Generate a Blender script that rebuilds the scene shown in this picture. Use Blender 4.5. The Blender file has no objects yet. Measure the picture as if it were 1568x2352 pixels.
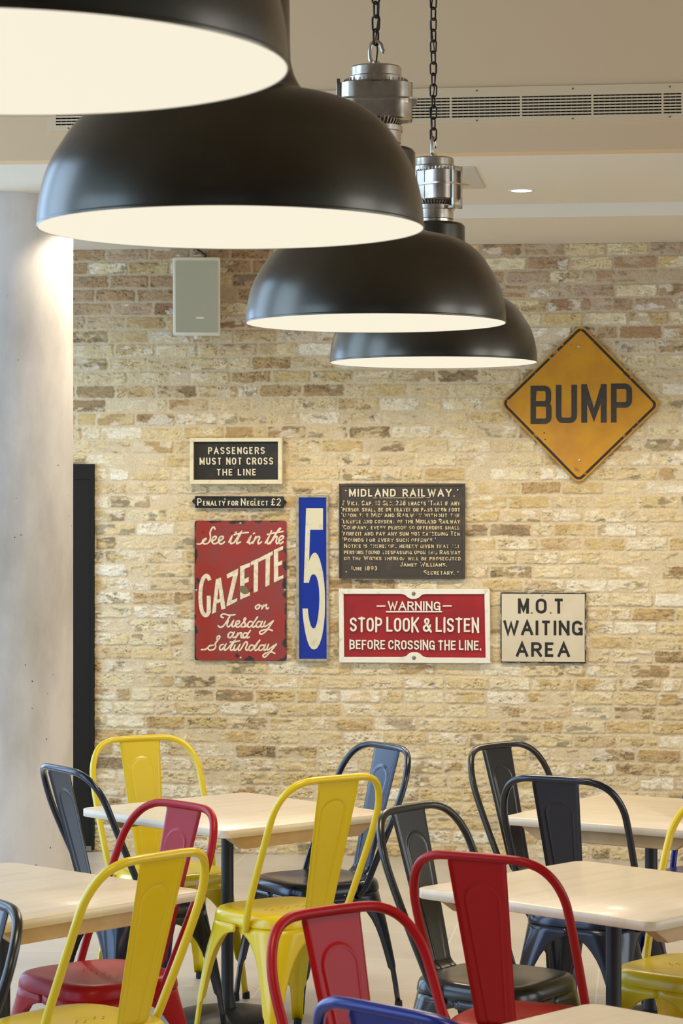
import bpy, math, random
import numpy as np
from mathutils import Vector, Matrix

random.seed(7); RNG = np.random.default_rng(11)
PI = math.pi
SC = bpy.context.scene
COL = SC.collection

# ------------------------------------------------------------------ camera, world, lights, exposure
F = 5641.6                      # focal length in pixels of the 1568 x 2352 frame
HORIZ = 1166.0                  # image row of the horizon
EYE = 1.7227                    # camera height (m)
TH = math.radians(7.1)          # camera yaw against the room axes
CT, ST = math.cos(TH), math.sin(TH)

cam_d = bpy.data.cameras.new('camera'); cam = bpy.data.objects.new('camera', cam_d); COL.objects.link(cam)
cam.location = (0, 0, EYE); cam.rotation_euler = (PI/2, 0, TH)
cam_d.sensor_fit = 'VERTICAL'; cam_d.sensor_height = 36.0; cam_d.sensor_width = 24.0
cam_d.lens = F/2352*36.0
cam_d.shift_y = (HORIZ-1176)/2352
cam_d.clip_start = 0.05; cam_d.clip_end = 100
cam_d.dof.use_dof = True; cam_d.dof.focus_distance = 9.5; cam_d.dof.aperture_fstop = 16
SC.camera = cam

SC.view_settings.view_transform = 'Standard'; SC.view_settings.look = 'None'
SC.view_settings.gamma = 1.0; SC.view_settings.use_curve_mapping = False
SC.view_settings.exposure = 0.0

wd = bpy.data.worlds.new('sky'); SC.world = wd; wd.use_nodes = True
bg = wd.node_tree.nodes['Background']; bg.inputs[0].default_value = (0.62, 0.76, 1.0, 1); bg.inputs[1].default_value = 0.6

# room dimensions (room axes: x along the brick wall, y into it)
YW = 12.15*CT                   # brick wall face
Z_BRICK = 3.015                 # underside of the low soffit at the wall
Y_DROP = 11.04*CT               # downstand in front of the wall
Z_SOFFIT = EYE+1.352
Y_BULK = 9.417*CT               # vertical bulkhead with the air grille
Z_CEIL = 4.4
XL, XR, YB = -4.6, 5.2, -6.0

def area(name, loc, rot, sx, sy, power, color, shape='RECTANGLE', spread=PI):
    l = bpy.data.lights.new(name, 'AREA'); l.shape = shape; l.size = sx
    if shape in ('RECTANGLE', 'ELLIPSE'): l.size_y = sy
    l.energy = power; l.color = color; l.spread = spread
    o = bpy.data.objects.new(name, l); o.location = loc; o.rotation_euler = rot; COL.objects.link(o); return o
DAY = (0.46, 0.68, 1.0)
WARM = (1.0, 0.80, 0.56)
# daylight standing in the window openings of the two side walls; behind the camera, an unseen added fill light
area('daylight_left', (XL+0.05, 5.8, 2.2), (0, -PI/2, 0), 3.8, 1.7, 100, DAY)
area('daylight_left', (XL+0.05, 8.2, 2.2), (0, -PI/2, 0), 3.8, 1.5, 85, DAY)
area('daylight_left', (XL+0.05, 10.5, 1.6), (0, -PI/2, 0), 2.6, 1.5, 70, DAY)
area('daylight_left', (XL+0.05, 2.7, 1.7), (0, -PI/2, 0), 2.8, 2.8, 85, (0.42, 0.66, 1.0))
area('daylight_right', (XR-0.05, 4.4, 2.0), (0, PI/2, 0), 2.8, 2.0, 60, (0.90, 0.95, 1.0))
area('daylight_right', (XR-0.05, 7.6, 1.8), (0, PI/2, 0), 2.4, 2.4, 60, (0.92, 0.95, 0.98))
area('fill_front', (-0.2, YB+0.05, 1.7), (PI/2, 0, 0), 6.0, 2.4, 8, (0.95, 0.95, 1.0))

LAMP_POWER = 14
DOWN_POWER = 68
GLOW = (1.0, 0.83, 0.60)

# ------------------------------------------------------------------ helpers: coordinates
def W(x, y):                    # camera-frame ground position -> room axes
    return (x*CT-y*ST, x*ST+y*CT)
def ray(u, v):
    x = (u-784)/F; dx, dy = W(x, 1.0); return Vector((dx, dy, -(v-HORIZ)/F))
def on_y(u, v, y):              # photo point on the plane parallel to the brick wall
    d = ray(u, v); t = y/d.y; return Vector((d.x*t, y, EYE+d.z*t))
def on_z(u, v, z):
    d = ray(u, v); t = (z-EYE)/d.z; return Vector((d.x*t, d.y*t, z))

# ------------------------------------------------------------------ helpers: objects
def link(o, parent=None):
    COL.objects.link(o)
    if parent is not None: o.parent = parent
    return o
class MB:
    """collects geometry for one mesh"""
    def __init__(s): s.v = []; s.f = []; s.m = []; s.mi = 0
    def add(s, vs, fs):
        b = len(s.v); s.v += [tuple(p) for p in vs]
        for f in fs: s.f.append(tuple(b+i for i in f)); s.m.append(s.mi)
        return s
    def box(s, x0, x1, y0, y1, z0, z1):
        return s.add([(x0,y0,z0),(x1,y0,z0),(x1,y1,z0),(x0,y1,z0),(x0,y0,z1),(x1,y0,z1),(x1,y1,z1),(x0,y1,z1)],
                     [(3,2,1,0),(4,5,6,7),(0,1,5,4),(1,2,6,5),(2,3,7,6),(3,0,4,7)])
    def tube(s, pts, r, n=12, caps=True, closed=False):
        P = [Vector(p) for p in pts]; N = len(P); R = r if hasattr(r, '__len__') else [r]*N
        T = []
        for i in range(N):
            a = P[i-1] if (i > 0 or closed) else P[i]; b = P[(i+1) % N] if (i < N-1 or closed) else P[i]
            T.append((b-a).normalized())
        up = Vector((0,0,1)) if abs(T[0].z) < .9 else Vector((0,1,0))
        X = T[0].cross(up).normalized(); vs = []
        for i in range(N):
            X = (X-T[i]*X.dot(T[i])).normalized(); Y = T[i].cross(X)
            for k in range(n):
                a = 2*PI*k/n; vs.append(P[i]+(X*math.cos(a)+Y*math.sin(a))*R[i])
        fs = []
        for i in range(N if closed else N-1):
            j = (i+1) % N
            for k in range(n): fs.append((i*n+k, i*n+(k+1)%n, j*n+(k+1)%n, j*n+k))
        if caps and not closed: fs += [tuple(range(n))[::-1], tuple((N-1)*n+k for k in range(n))]
        return s.add(vs, fs)
    def lathe(s, prof, n=48, c=(0,0,0), closed=False):
        vs = []; fs = []; N = len(prof)
        for r, z in prof:
            for k in range(n):
                a = 2*PI*k/n; vs.append((c[0]+r*math.cos(a), c[1]+r*math.sin(a), c[2]+z))
        for i in range(N if closed else N-1):
            j = (i+1) % N
            for k in range(n): fs.append((i*n+k, i*n+(k+1)%n, j*n+(k+1)%n, j*n+k))
        return s.add(vs, fs)
    def prism(s, poly, y0, y1, bev=0.0):
        """polygon in x,z extruded along y from y0 (front) to y1 (back)"""
        n = len(poly); a = sum(poly[i][0]*poly[(i+1)%n][1]-poly[(i+1)%n][0]*poly[i][1] for i in range(n))
        if a < 0: poly = poly[::-1]
        vs = [(x, y0, z) for x, z in poly]+[(x, y1, z) for x, z in poly]
        fs = [tuple(range(n)), tuple(range(2*n-1, n-1, -1))]
        fs += [(i, i+n, (i+1)%n+n, (i+1)%n) for i in range(n)]
        return s.add(vs, fs)
    def grid(s, V):
        """V: rows x cols list of points"""
        R = len(V); Cn = len(V[0]); vs = [p for row in V for p in row]
        fs = [(i*Cn+j, i*Cn+j+1, (i+1)*Cn+j+1, (i+1)*Cn+j) for i in range(R-1) for j in range(Cn-1)]
        return s.add(vs, fs)
    def build(s, name, mats, parent=None, smooth=False, angle=35, bevel=0, solid=0, subsurf=0):
        me = bpy.data.meshes.new(name); me.from_pydata(s.v, [], s.f)
        mats = mats if isinstance(mats, (list, tuple)) else [mats]
        for m in mats: me.materials.append(m)
        if len(mats) > 1: me.polygons.foreach_set('material_index', s.m)
        me.update()
        o = bpy.data.objects.new(name, me); link(o, parent)
        if smooth:
            me.polygons.foreach_set('use_smooth', [True]*len(me.polygons))
            if angle < 180: me.set_sharp_from_angle(angle=math.radians(angle))
        if solid:
            md = o.modifiers.new('sheet', 'SOLIDIFY'); md.thickness = solid; md.offset = 0
        if bevel:
            md = o.modifiers.new('edge', 'BEVEL'); md.width = bevel; md.segments = 2; md.limit_method = 'ANGLE'; md.angle_limit = math.radians(40)
        if subsurf:
            md = o.modifiers.new('sub', 'SUBSURF'); md.levels = subsurf; md.render_levels = subsurf
        return o
def tag(o, label=None, cat=None, group=None, kind=None):
    if label: o['label'] = label
    if cat: o['category'] = cat
    if group: o['group'] = group
    if kind: o['kind'] = kind
    return o
def empty(name, loc, rz=0, label=None, cat=None, group=None):
    o = bpy.data.objects.new(name, None); o.empty_display_size = .1
    o.location = loc; o.rotation_euler = (0, 0, rz); COL.objects.link(o)
    return tag(o, label, cat, group)
def struct(o, label=None):
    o['kind'] = 'structure'
    if label: o['label'] = label
    return o
def copy_tree(o, parent=None):
    c = o.copy(); COL.objects.link(c)
    if parent is not None: c.parent = parent
    for ch in [k for k in bpy.data.objects if k.parent == o]: copy_tree(ch, c)
    return c
def smoothpath(pts, k=8):
    P = [Vector(p) for p in pts]; out = []
    for i in range(len(P)-1):
        p0 = P[max(i-1,0)]; p1 = P[i]; p2 = P[i+1]; p3 = P[min(i+2,len(P)-1)]
        for j in range(k):
            t = j/k
            out.append(.5*((2*p1)+(p2-p0)*t+(2*p0-5*p1+4*p2-p3)*t*t+(3*p1-p0-3*p2+p3)*t**3))
    out.append(P[-1]); return out

# ------------------------------------------------------------------ helpers: materials
def srgb(r, g, b):
    return tuple(((c/255)/12.92 if c/255 <= .04045 else ((c/255+.055)/1.055)**2.4) for c in (r, g, b))+(1,)
def mat(name, col, rough=.5, metal=0, coat=0, spec=.5, noise=None, bump=None, emit=None):
    m = bpy.data.materials.new(name); m.use_nodes = True; nt = m.node_tree; N = nt.nodes; p = N['Principled BSDF']
    p.inputs['Base Color'].default_value = col; p.inputs['Roughness'].default_value = rough
    p.inputs['Metallic'].default_value = metal; p.inputs['Coat Weight'].default_value = coat
    p.inputs['Coat Roughness'].default_value = .15
    p.inputs['Specular IOR Level'].default_value = spec
    tc = N.new('ShaderNodeTexCoord')
    if noise:                   # (scale, second colour, low, high, detail)
        sc, c2, lo, hi, det = noise
        n = N.new('ShaderNodeTexNoise'); n.inputs['Scale'].default_value = sc; n.inputs['Detail'].default_value = det
        nt.links.new(tc.outputs['Object'], n.inputs['Vector'])
        r = N.new('ShaderNodeMapRange'); r.inputs['From Min'].default_value = lo; r.inputs['From Max'].default_value = hi
        nt.links.new(n.outputs['Fac'], r.inputs['Value'])
        mx = N.new('ShaderNodeMix'); mx.data_type = 'RGBA'
        mx.inputs['A'].default_value = col; mx.inputs['B'].default_value = c2
        nt.links.new(r.outputs['Result'], mx.inputs['Factor']); nt.links.new(mx.outputs['Result'], p.inputs['Base Color'])
    if bump:
        sc, st, dist = bump
        n = N.new('ShaderNodeTexNoise'); n.inputs['Scale'].default_value = sc; n.inputs['Detail'].default_value = 4
        nt.links.new(tc.outputs['Object'], n.inputs['Vector'])
        b = N.new('ShaderNodeBump'); b.inputs['Strength'].default_value = st; b.inputs['Distance'].default_value = dist
        nt.links.new(n.outputs['Fac'], b.inputs['Height']); nt.links.new(b.outputs['Normal'], p.inputs['Normal'])
    if emit:
        p.inputs['Emission Color'].default_value = emit[0]; p.inputs['Emission Strength'].default_value = emit[1]
    return m
def nodes(m): return m.node_tree, m.node_tree.nodes, m.node_tree.nodes['Principled BSDF']

M = {}
M['plaster'] = mat('ceiling_paint', srgb(224, 214, 192), .8, bump=(60, .05, .002))
M['plaster_bulk'] = mat('bulkhead_warm_light', srgb(220, 188, 144), .8, bump=(60, .05, .002))  # same paint as the soffit, with warm light put into its colour
M['plaster_dark'] = mat('dark_wall_paint', srgb(92, 84, 72), .85)
M['ceiling_dark'] = mat('umber_ceiling_paint', srgb(152, 128, 96), .85)
M['plaster_white'] = mat('wall_paint', srgb(222, 214, 200), .85)
M['yellow'] = mat('yellow_lacquer', srgb(228, 197, 0), .33, coat=.35, bump=(260, .04, .0006))
M['red'] = mat('red_lacquer', srgb(156, 9, 12), .38, spec=.22, coat=.05, bump=(260, .04, .0006))
M['gun'] = mat('gunmetal_lacquer', srgb(50, 48, 42), .30, metal=.55, coat=.4, bump=(220, .03, .0005))
M['skylit'] = mat('skylit_gunmetal', srgb(30, 34, 46), .26, metal=.4, coat=.4, bump=(220, .03, .0005))  # gunmetal chairs with the blue window reflection put into the base colour
M['blue'] = mat('blue_lacquer', srgb(14, 28, 112), .28, metal=.15, spec=.4, coat=.2)
M['rubber'] = mat('black_rubber', srgb(24, 24, 24), .7)
M['iron'] = mat('dark_powdercoat', srgb(40, 40, 40), .42, bump=(300, .05, .0006))
M['hole'] = mat('dark_void', srgb(30, 26, 22), .9)
M['shade'] = mat('dark_bronze_shade', srgb(88, 83, 72), .31, metal=.9, coat=.1, noise=(6, srgb(95, 90, 79), .4, .65, 4))
M['alu'] = mat('cast_aluminium', srgb(212, 200, 180), .28, metal=.95, noise=(14, srgb(160, 144, 122), .45, .68, 6), bump=(30, .12, .003))
M['alu_dark'] = mat('dark_fins', srgb(58, 58, 60), .5, metal=.5)
M['chain'] = mat('blackened_chain', srgb(48, 42, 34), .45, metal=.7)
M['cable'] = mat('black_cable', srgb(20, 19, 18), .6)
M['zinc'] = mat('zinc_screw', srgb(190, 190, 185), .35, metal=.9)
M['oldscrew'] = mat('aged_screw', srgb(140, 128, 108), .45, metal=.8)
M['vent'] = mat('vent_paint', srgb(220, 194, 152), .6, spec=.3)
M['glow'] = mat('opal_diffuser', srgb(60, 58, 52), .6, spec=.1, emit=((.94, .865, .69, 1), .97))
M['down'] = mat('downlight_lens', srgb(255, 255, 255), .4, emit=((1, .97, .9, 1), 6))
M['white_enamel'] = mat('white_enamel', srgb(226, 218, 198), .4)
M['spk'] = mat('speaker_cabinet', srgb(222, 214, 190), .5)
M['spk_grille'] = mat('speaker_grille', srgb(172, 170, 146), .7, bump=(900, .4, .001))
M['door'] = mat('dark_door_paint', srgb(30, 27, 19), .7, spec=.2)
M['glass'] = mat('window_glass', srgb(220, 235, 240), .02)
M['frame'] = mat('window_frame_paint', srgb(60, 62, 64), .5)

def wood_mat():
    m = mat('pale_maple', srgb(226, 208, 176), .38, coat=.15); nt, N, p = nodes(m)
    tc = N.new('ShaderNodeTexCoord'); mp = N.new('ShaderNodeMapping'); mp.inputs['Scale'].default_value = (2.2, 26, 26)
    nt.links.new(tc.outputs['Object'], mp.inputs['Vector'])
    n = N.new('ShaderNodeTexNoise'); n.inputs['Scale'].default_value = 1.6; n.inputs['Detail'].default_value = 5; n.inputs['Distortion'].default_value = .5
    nt.links.new(mp.outputs[0], n.inputs['Vector'])
    # staves
    mp2 = N.new('ShaderNodeMapping'); nt.links.new(tc.outputs['Object'], mp2.inputs['Vector'])
    bt = N.new('ShaderNodeTexBrick'); bt.inputs['Scale'].default_value = 1; bt.inputs['Brick Width'].default_value = .5; bt.inputs['Row Height'].default_value = .045
    bt.inputs['Mortar Size'].default_value = 0; bt.inputs['Color1'].default_value = (.35, .35, .35, 1); bt.inputs['Color2'].default_value = (.65, .65, .65, 1)
    nt.links.new(mp2.outputs[0], bt.inputs['Vector'])
    ad = N.new('ShaderNodeMath'); ad.operation = 'ADD'; nt.links.new(n.outputs['Fac'], ad.inputs[0]); nt.links.new(bt.outputs['Color'], ad.inputs[1])
    r = N.new('ShaderNodeValToRGB'); nt.links.new(ad.outputs[0], r.inputs[0])
    r.color_ramp.elements[0].position = .55; r.color_ramp.elements[0].color = srgb(228, 212, 184)
    r.color_ramp.elements[1].position = 1.0; r.color_ramp.elements[1].color = srgb(216, 197, 163)
    mu = N.new('ShaderNodeMath'); mu.operation = 'MULTIPLY'; mu.inputs[1].default_value = .72; nt.links.new(ad.outputs[0], mu.inputs[0]); nt.links.new(mu.outputs[0], r.inputs[0])
    nt.links.new(r.outputs[0], p.inputs['Base Color']); return m
M['wood'] = wood_mat()
M['wood_under'] = mat('maple_batten', srgb(206, 172, 120), .5, noise=(9, srgb(190, 152, 100), .4, .65, 5))

def floor_mat():
    m = mat('floor_tiles', srgb(196, 190, 180), .33); nt, N, p = nodes(m)
    tc = N.new('ShaderNodeTexCoord'); mp = N.new('ShaderNodeMapping'); nt.links.new(tc.outputs['Object'], mp.inputs['Vector'])
    mp.inputs['Location'].default_value = (.18, .28, 0)
    bt = N.new('ShaderNodeTexBrick'); bt.offset = 0; bt.inputs['Scale'].default_value = 1
    bt.inputs['Brick Width'].default_value = .6; bt.inputs['Row Height'].default_value = .6
    bt.inputs['Mortar Size'].default_value = .0025; bt.inputs['Mortar Smooth'].default_value = .1
    bt.inputs['Color1'].default_value = srgb(202, 191, 173); bt.inputs['Color2'].default_value = srgb(194, 184, 167)
    bt.inputs['Mortar'].default_value = srgb(226, 216, 200)
    nt.links.new(mp.outputs[0], bt.inputs['Vector'])
    n = N.new('ShaderNodeTexNoise'); n.inputs['Scale'].default_value = 3; n.inputs['Detail'].default_value = 6
    nt.links.new(tc.outputs['Object'], n.inputs['Vector'])
    mx = N.new('ShaderNodeMix'); mx.data_type = 'RGBA'; mx.blend_type = 'OVERLAY'; mx.inputs['Factor'].default_value = .25
    nt.links.new(bt.outputs['Color'], mx.inputs['A']); nt.links.new(n.outputs['Fac'], mx.inputs['B'])
    nt.links.new(mx.outputs['Result'], p.inputs['Base Color']); return m
M['floor'] = floor_mat()

def concrete_mat():
    m = mat('cast_concrete', srgb(196, 190, 182), .8); nt, N, p = nodes(m)
    tc = N.new('ShaderNodeTexCoord')
    mp = N.new('ShaderNodeMapping'); mp.inputs['Scale'].default_value = (1, 1, .45); nt.links.new(tc.outputs['Object'], mp.inputs['Vector'])
    n = N.new('ShaderNodeTexNoise'); n.inputs['Scale'].default_value = 2.6; n.inputs['Detail'].default_value = 9; n.inputs['Roughness'].default_value = .6
    nt.links.new(mp.outputs[0], n.inputs['Vector'])
    r = N.new('ShaderNodeValToRGB'); nt.links.new(n.outputs['Fac'], r.inputs[0])
    r.color_ramp.elements[0].position = .36; r.color_ramp.elements[0].color = srgb(180, 174, 164)
    r.color_ramp.elements[1].position = .6; r.color_ramp.elements[1].color = srgb(212, 207, 200)
    v = N.new('ShaderNodeTexVoronoi'); v.inputs['Scale'].default_value = 17; nt.links.new(tc.outputs['Object'], v.inputs['Vector'])
    n2 = N.new('ShaderNodeTexNoise'); n2.inputs['Scale'].default_value = 3.2; nt.links.new(tc.outputs['Object'], n2.inputs['Vector'])
    lt = N.new('ShaderNodeMapRange'); lt.inputs['From Min'].default_value = .05; lt.inputs['From Max'].default_value = .085; lt.inputs['To Min'].default_value = 1; lt.inputs['To Max'].default_value = 0
    nt.links.new(v.outputs['Distance'], lt.inputs['Value'])
    g = N.new('ShaderNodeMapRange'); g.inputs['From Min'].default_value = .50; g.inputs['From Max'].default_value = .56; nt.links.new(n2.outputs['Fac'], g.inputs['Value'])
    mu = N.new('ShaderNodeMath'); mu.operation = 'MULTIPLY'; nt.links.new(lt.outputs[0], mu.inputs[0]); nt.links.new(g.outputs[0], mu.inputs[1])
    mx = N.new('ShaderNodeMix'); mx.data_type = 'RGBA'; nt.links.new(mu.outputs[0], mx.inputs['Factor']); nt.links.new(r.outputs[0], mx.inputs['A'])
    mx.inputs['B'].default_value = srgb(92, 86, 80); nt.links.new(mx.outputs['Result'], p.inputs['Base Color'])
    b = N.new('ShaderNodeBump'); b.inputs['Strength'].default_value = .25; b.inputs['Distance'].default_value = .004
    nt.links.new(n.outputs['Fac'], b.inputs['Height']); nt.links.new(b.outputs['Normal'], p.inputs['Normal'])
    return m
M['concrete'] = concrete_mat()

def brick_mat():
    m = mat('old_buff_brick', srgb(200, 175, 130), .88, spec=.25); nt, N, p = nodes(m)
    at = N.new('ShaderNodeVertexColor'); at.layer_name = 'tone'
    tc = N.new('ShaderNodeTexCoord')
    n = N.new('ShaderNodeTexNoise'); n.inputs['Scale'].default_value = 120; n.inputs['Detail'].default_value = 5; nt.links.new(tc.outputs['Object'], n.inputs['Vector'])
    r = N.new('ShaderNodeMapRange'); r.inputs['From Min'].default_value = .3; r.inputs['From Max'].default_value = .7; r.inputs['To Min'].default_value = .86; r.inputs['To Max'].default_value = 1.1
    nt.links.new(n.outputs['Fac'], r.inputs['Value'])
    mx = N.new('ShaderNodeVectorMath'); mx.operation = 'SCALE'; nt.links.new(at.outputs['Color'], mx.inputs[0]); nt.links.new(r.outputs[0], mx.inputs['Scale'])
    nt.links.new(mx.outputs[0], p.inputs['Base Color'])
    b = N.new('ShaderNodeBump'); b.inputs['Strength'].default_value = .5; b.inputs['Distance'].default_value = .002
    nt.links.new(n.outputs['Fac'], b.inputs['Height']); nt.links.new(b.outputs['Normal'], p.inputs['Normal'])
    return m
M['brick'] = brick_mat()

# ------------------------------------------------------------------ the setting
def plane(name, pts, m):
    b = MB(); b.add(pts, [tuple(range(len(pts)))]); return struct(b.build(name, m))
plane('floor', [(XL, YB, 0), (XR, YB, 0), (XR, YW+.3, 0), (XL, YW+.3, 0)], M['floor'])
plane('ceiling', [(XL, YB, Z_CEIL), (XL, Y_BULK+.1, Z_CEIL), (XR, Y_BULK+.1, Z_CEIL), (XR, YB, Z_CEIL)], M['ceiling_dark'])
b = MB(); b.box(XL, XR, Y_BULK, Y_BULK+.1, Z_SOFFIT, Z_CEIL); struct(b.build('trim_1', M['plaster_bulk']), 'plain warm-lit bulkhead above the tables with the long air grille')
b = MB(); b.box(XL, XR, Y_BULK+.1, YW+.3, Z_SOFFIT, Z_SOFFIT+.08); struct(b.build('trim_2', M['plaster']), 'pale dropped ceiling strip with hatch and downlights')
b = MB(); b.box(XL, XR, Y_DROP, YW+.3, Z_BRICK, Z_SOFFIT); struct(b.build('trim_3', M['plaster']), 'shallow boxed step along the top of the brick wall')
# side and rear walls, window openings
def wall_open(name, axis, pos, a0, a1, o0, o1, z0, z1, t=.25, m=None):
    b = MB()
    def bx(p0, p1, q0, q1):
        if axis == 'x': b.box(min(pos, pos+t), max(pos, pos+t), p0, p1, q0, q1)
        else: b.box(p0, p1, min(pos, pos+t), max(pos, pos+t), q0, q1)
    bx(a0, o0, 0, Z_CEIL); bx(o1, a1, 0, Z_CEIL); bx(o0, o1, 0, z0); bx(o0, o1, z1, Z_CEIL)
    return struct(b.build(name, m or M['plaster_white']))
wall_open('wall_left', 'x', XL, YB, YW+.3, 1.1, 11.4, .25, 4.15, -.25)
wall_open('wall_right', 'x', XR, YB, YW+.3, 3.2, 9.0, .6, 3.4, .25)
wall_open('wall_front', 'y', YB, XL, XR, -3.2, 2.8, .5, 2.9, -.25, M['plaster_dark'])
def window(name, axis, pos, o0, o1, z0, z1, n):
    b = MB(); w = .035
    def bx(p0, p1, q0, q1):
        if axis == 'x': b.box(pos-.03, pos+.03, p0, p1, q0, q1)
        else: b.box(p0, p1, pos-.03, pos+.03, q0, q1)
    bx(o0, o1, z0, z0+2*w); bx(o0, o1, z1-2*w, z1)
    for i in range(n+1):
        c = o0+(o1-o0)*i/n; c = min(max(c, o0+w), o1-w); bx(c-w, c+w, z0+2*w, z1-2*w)
    return struct(b.build(name, M['frame']))
window('window_1', 'x', XL-.12, 1.1, 11.4, .25, 4.15, 6)
window('window_2', 'x', XR+.12, 3.2, 9.0, .6, 3.4, 3)
window('window_3', 'y', YB-.12, -3.2, 2.8, .5, 2.9, 4)

# ---- brick wall: one mesh, relief and tones per brick
def vnoise(x, y, sx, sy, seed):
    g = np.random.default_rng(seed).random((64, 64)); X = x/sx; Y = y/sy
    xi = np.floor(X).astype(int); yi = np.floor(Y).astype(int); fx = X-xi; fy = Y-yi
    fx = fx*fx*(3-2*fx); fy = fy*fy*(3-2*fy)
    a = g[xi % 64, yi % 64]; b_ = g[(xi+1) % 64, yi % 64]; c = g[xi % 64, (yi+1) % 64]; d = g[(xi+1) % 64, (yi+1) % 64]
    return (a*(1-fx)+b_*fx)*(1-fy)+(c*(1-fx)+d*fx)*fy
def fbm(x, y, sx, sy, seed, o=4):
    t = 0; a = .5; n = 0
    for i in range(o):
        t = t+a*vnoise(x+seed*3.1, y+seed*1.7, sx, sy, seed+i); n += a; a *= .55; sx *= .5; sy *= .5
    return t/n
def sstep(e0, e1, x):
    t = np.clip((x-e0)/(e1-e0), 0, 1); return t*t*(3-2*t)
def brick_patch(x0, x1, z0, z1, step):
    nx = int(round((x1-x0)/step))+1; nz = int(round((z1-z0)/step))+1
    xs = np.linspace(x0, x1, nx); zs = np.linspace(z0, z1, nz)
    X, Z = np.meshgrid(xs, zs); shp = X.shape
    CO = .0687
    wz = Z+(fbm(X, Z, .25, .3, 21, 2)-.5)*.008
    row = np.floor(wz/CO).astype(int)
    bid = np.zeros(shp, int); dl = np.zeros(shp); ln = np.zeros(shp)
    wx = X+(fbm(X, Z, .05, .02, 23, 3)-.5)*.014
    for r in range(row.min(), row.max()+1):
        rg = np.random.default_rng(1000+r); e = [x0-1.2+(.104 if r % 2 else 0)+rg.uniform(-.03, .03)]
        base = -3.4+(.104 if r % 2 else 0)+rg.uniform(-.035, .035); e = [base]
        while e[-1] < 4.2: e.append(e[-1]+(rg.uniform(.098, .112) if rg.random() < .14 else rg.uniform(.2, .216)))
        e = np.array(e); mk = row == r; i = np.searchsorted(e, wx[mk])-1; i = np.clip(i, 0, len(e)-2)
        bid[mk] = r*97+i; dl[mk] = wx[mk]-e[i]; ln[mk] = e[i+1]-e[i]
    nb = bid.max()+2; rb = np.random.default_rng(5)
    bz = wz-row*CO; J = .0075
    en = (fbm(X, Z, .022, .012, 31, 3)-.5)*.009+(fbm(X, Z, .006, .006, 33, 2)-.5)*.006
    dz = np.minimum(bz, CO-bz)-J*.85+en; dx = np.minimum(dl, ln-dl)-J+en
    sd = np.where((dx < .006) & (dz < .006), .006-np.hypot(.006-dx, .006-dz), np.minimum(dx, dz))
    # slurry smeared across some bricks
    sm_b = rb.random(nb)[bid]
    smear = fbm(X, Z, .09, .035, 41, 4)
    sm = sstep(.55, .66, smear+(sm_b-.5)*.34-.06)*sstep(.3, .55, fbm(X, Z, .6, .5, 47, 2)+.1)
    mask = sstep(-.0015, .0022, sd)*(1-.82*sm)
    # relief
    rough = fbm(X, Z, .03, .012, 51, 4)-.5
    ang = (rb.random(nb)[bid]-.5)*1.0
    U = X+ang*Z*.0; Vv = Z+ang*.25*(dl-ln/2)+.018*np.sin((dl/ln-.5)*PI*1.0)*(rb.random(nb)[bid]-.3)*2
    fold = fbm(U, Vv, .046, .0105, 61, 3)
    crease = 1-sstep(.0, .045, np.abs(fold-.5))
    crease *= (rb.random(nb)[bid] > .15)*sstep(.44, .58, fbm(X, Z, .07, .03, 67, 2))
    prot = (rb.random(nb)[bid]-.35)*.005
    H = mask*(.0045+prot+rough*.010-crease*.0085)+(1-mask)*(fbm(X, Z, .02, .02, 71, 4)-.5)*.004
    H += mask*(fbm(X, Z, .010, .007, 73, 2)-.5)*.0048
    # tones
    pal = np.array([srgb(*c)[:3] for c in [(212,190,144),(202,177,126),(216,196,154),(224,210,178),(228,216,188),(182,154,110),(162,136,98),(208,186,146),(214,194,150),(150,128,96),(192,164,114),(220,204,166)]])
    wts = np.array([.15,.13,.13,.08,.07,.07,.05,.1,.1,.03,.05,.09]); wts /= wts.sum()
    ci = rb.choice(len(pal), nb, p=wts); c1 = pal[ci][bid]
    c2 = pal[rb.choice(len(pal), nb, p=wts)][bid]
    seg = np.floor((dl/ln)*(2+np.floor(rb.random(nb)[bid]*3)))
    patch = sstep(.5, .58, fbm(X, Z, .06, .03, 81, 3)+(((np.sin(seg*12.9+bid*4.1)*43758.5) % 1)-.5)*.35)
    colr = c1*(1-patch[..., None]*.7)+c2*patch[..., None]*.7
    colr = colr*(.84+.30*fbm(X, Z, .02, .01, 85, 3))[..., None]
    # darker, redder tones towards the top courses
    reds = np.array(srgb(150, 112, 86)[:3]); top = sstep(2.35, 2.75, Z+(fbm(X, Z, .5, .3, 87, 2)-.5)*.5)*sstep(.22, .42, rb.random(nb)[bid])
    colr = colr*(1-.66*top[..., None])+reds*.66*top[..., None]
    grey = sstep(.60, .68, fbm(X, Z, .07, .03, 91, 3))*(rb.random(nb)[bid] > .72)
    colr = colr*(1-.6*grey[..., None])+np.array(srgb(112, 104, 84)[:3])*.6*grey[..., None]
    wht = sstep(.56, .66, fbm(X, Z, .08, .04, 95, 4))*(rb.random(nb)[bid] > .62)
    colr = colr*(1-.6*wht[..., None])+np.array(srgb(234, 224, 200)[:3])*.6*wht[..., None]
    colr = colr*(1-.34*crease[..., None])+np.array(srgb(112, 88, 60)[:3])*.34*crease[..., None]  # shadow lines of the creases painted into the brick tone
    mort = np.array(srgb(212, 192, 154)[:3])*(.9+.2*fbm(X, Z, .05, .05, 99, 4))[..., None]
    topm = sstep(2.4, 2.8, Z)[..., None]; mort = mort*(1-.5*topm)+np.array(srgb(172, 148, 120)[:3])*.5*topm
    colr = np.minimum(colr*1.03, .9); lum = colr @ np.array([.3, .59, .11]); colr = colr*1.06-lum[..., None]*.06
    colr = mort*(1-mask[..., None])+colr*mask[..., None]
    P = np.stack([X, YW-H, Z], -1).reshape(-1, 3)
    idx = np.arange(nx*nz).reshape(nz, nx)
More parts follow.
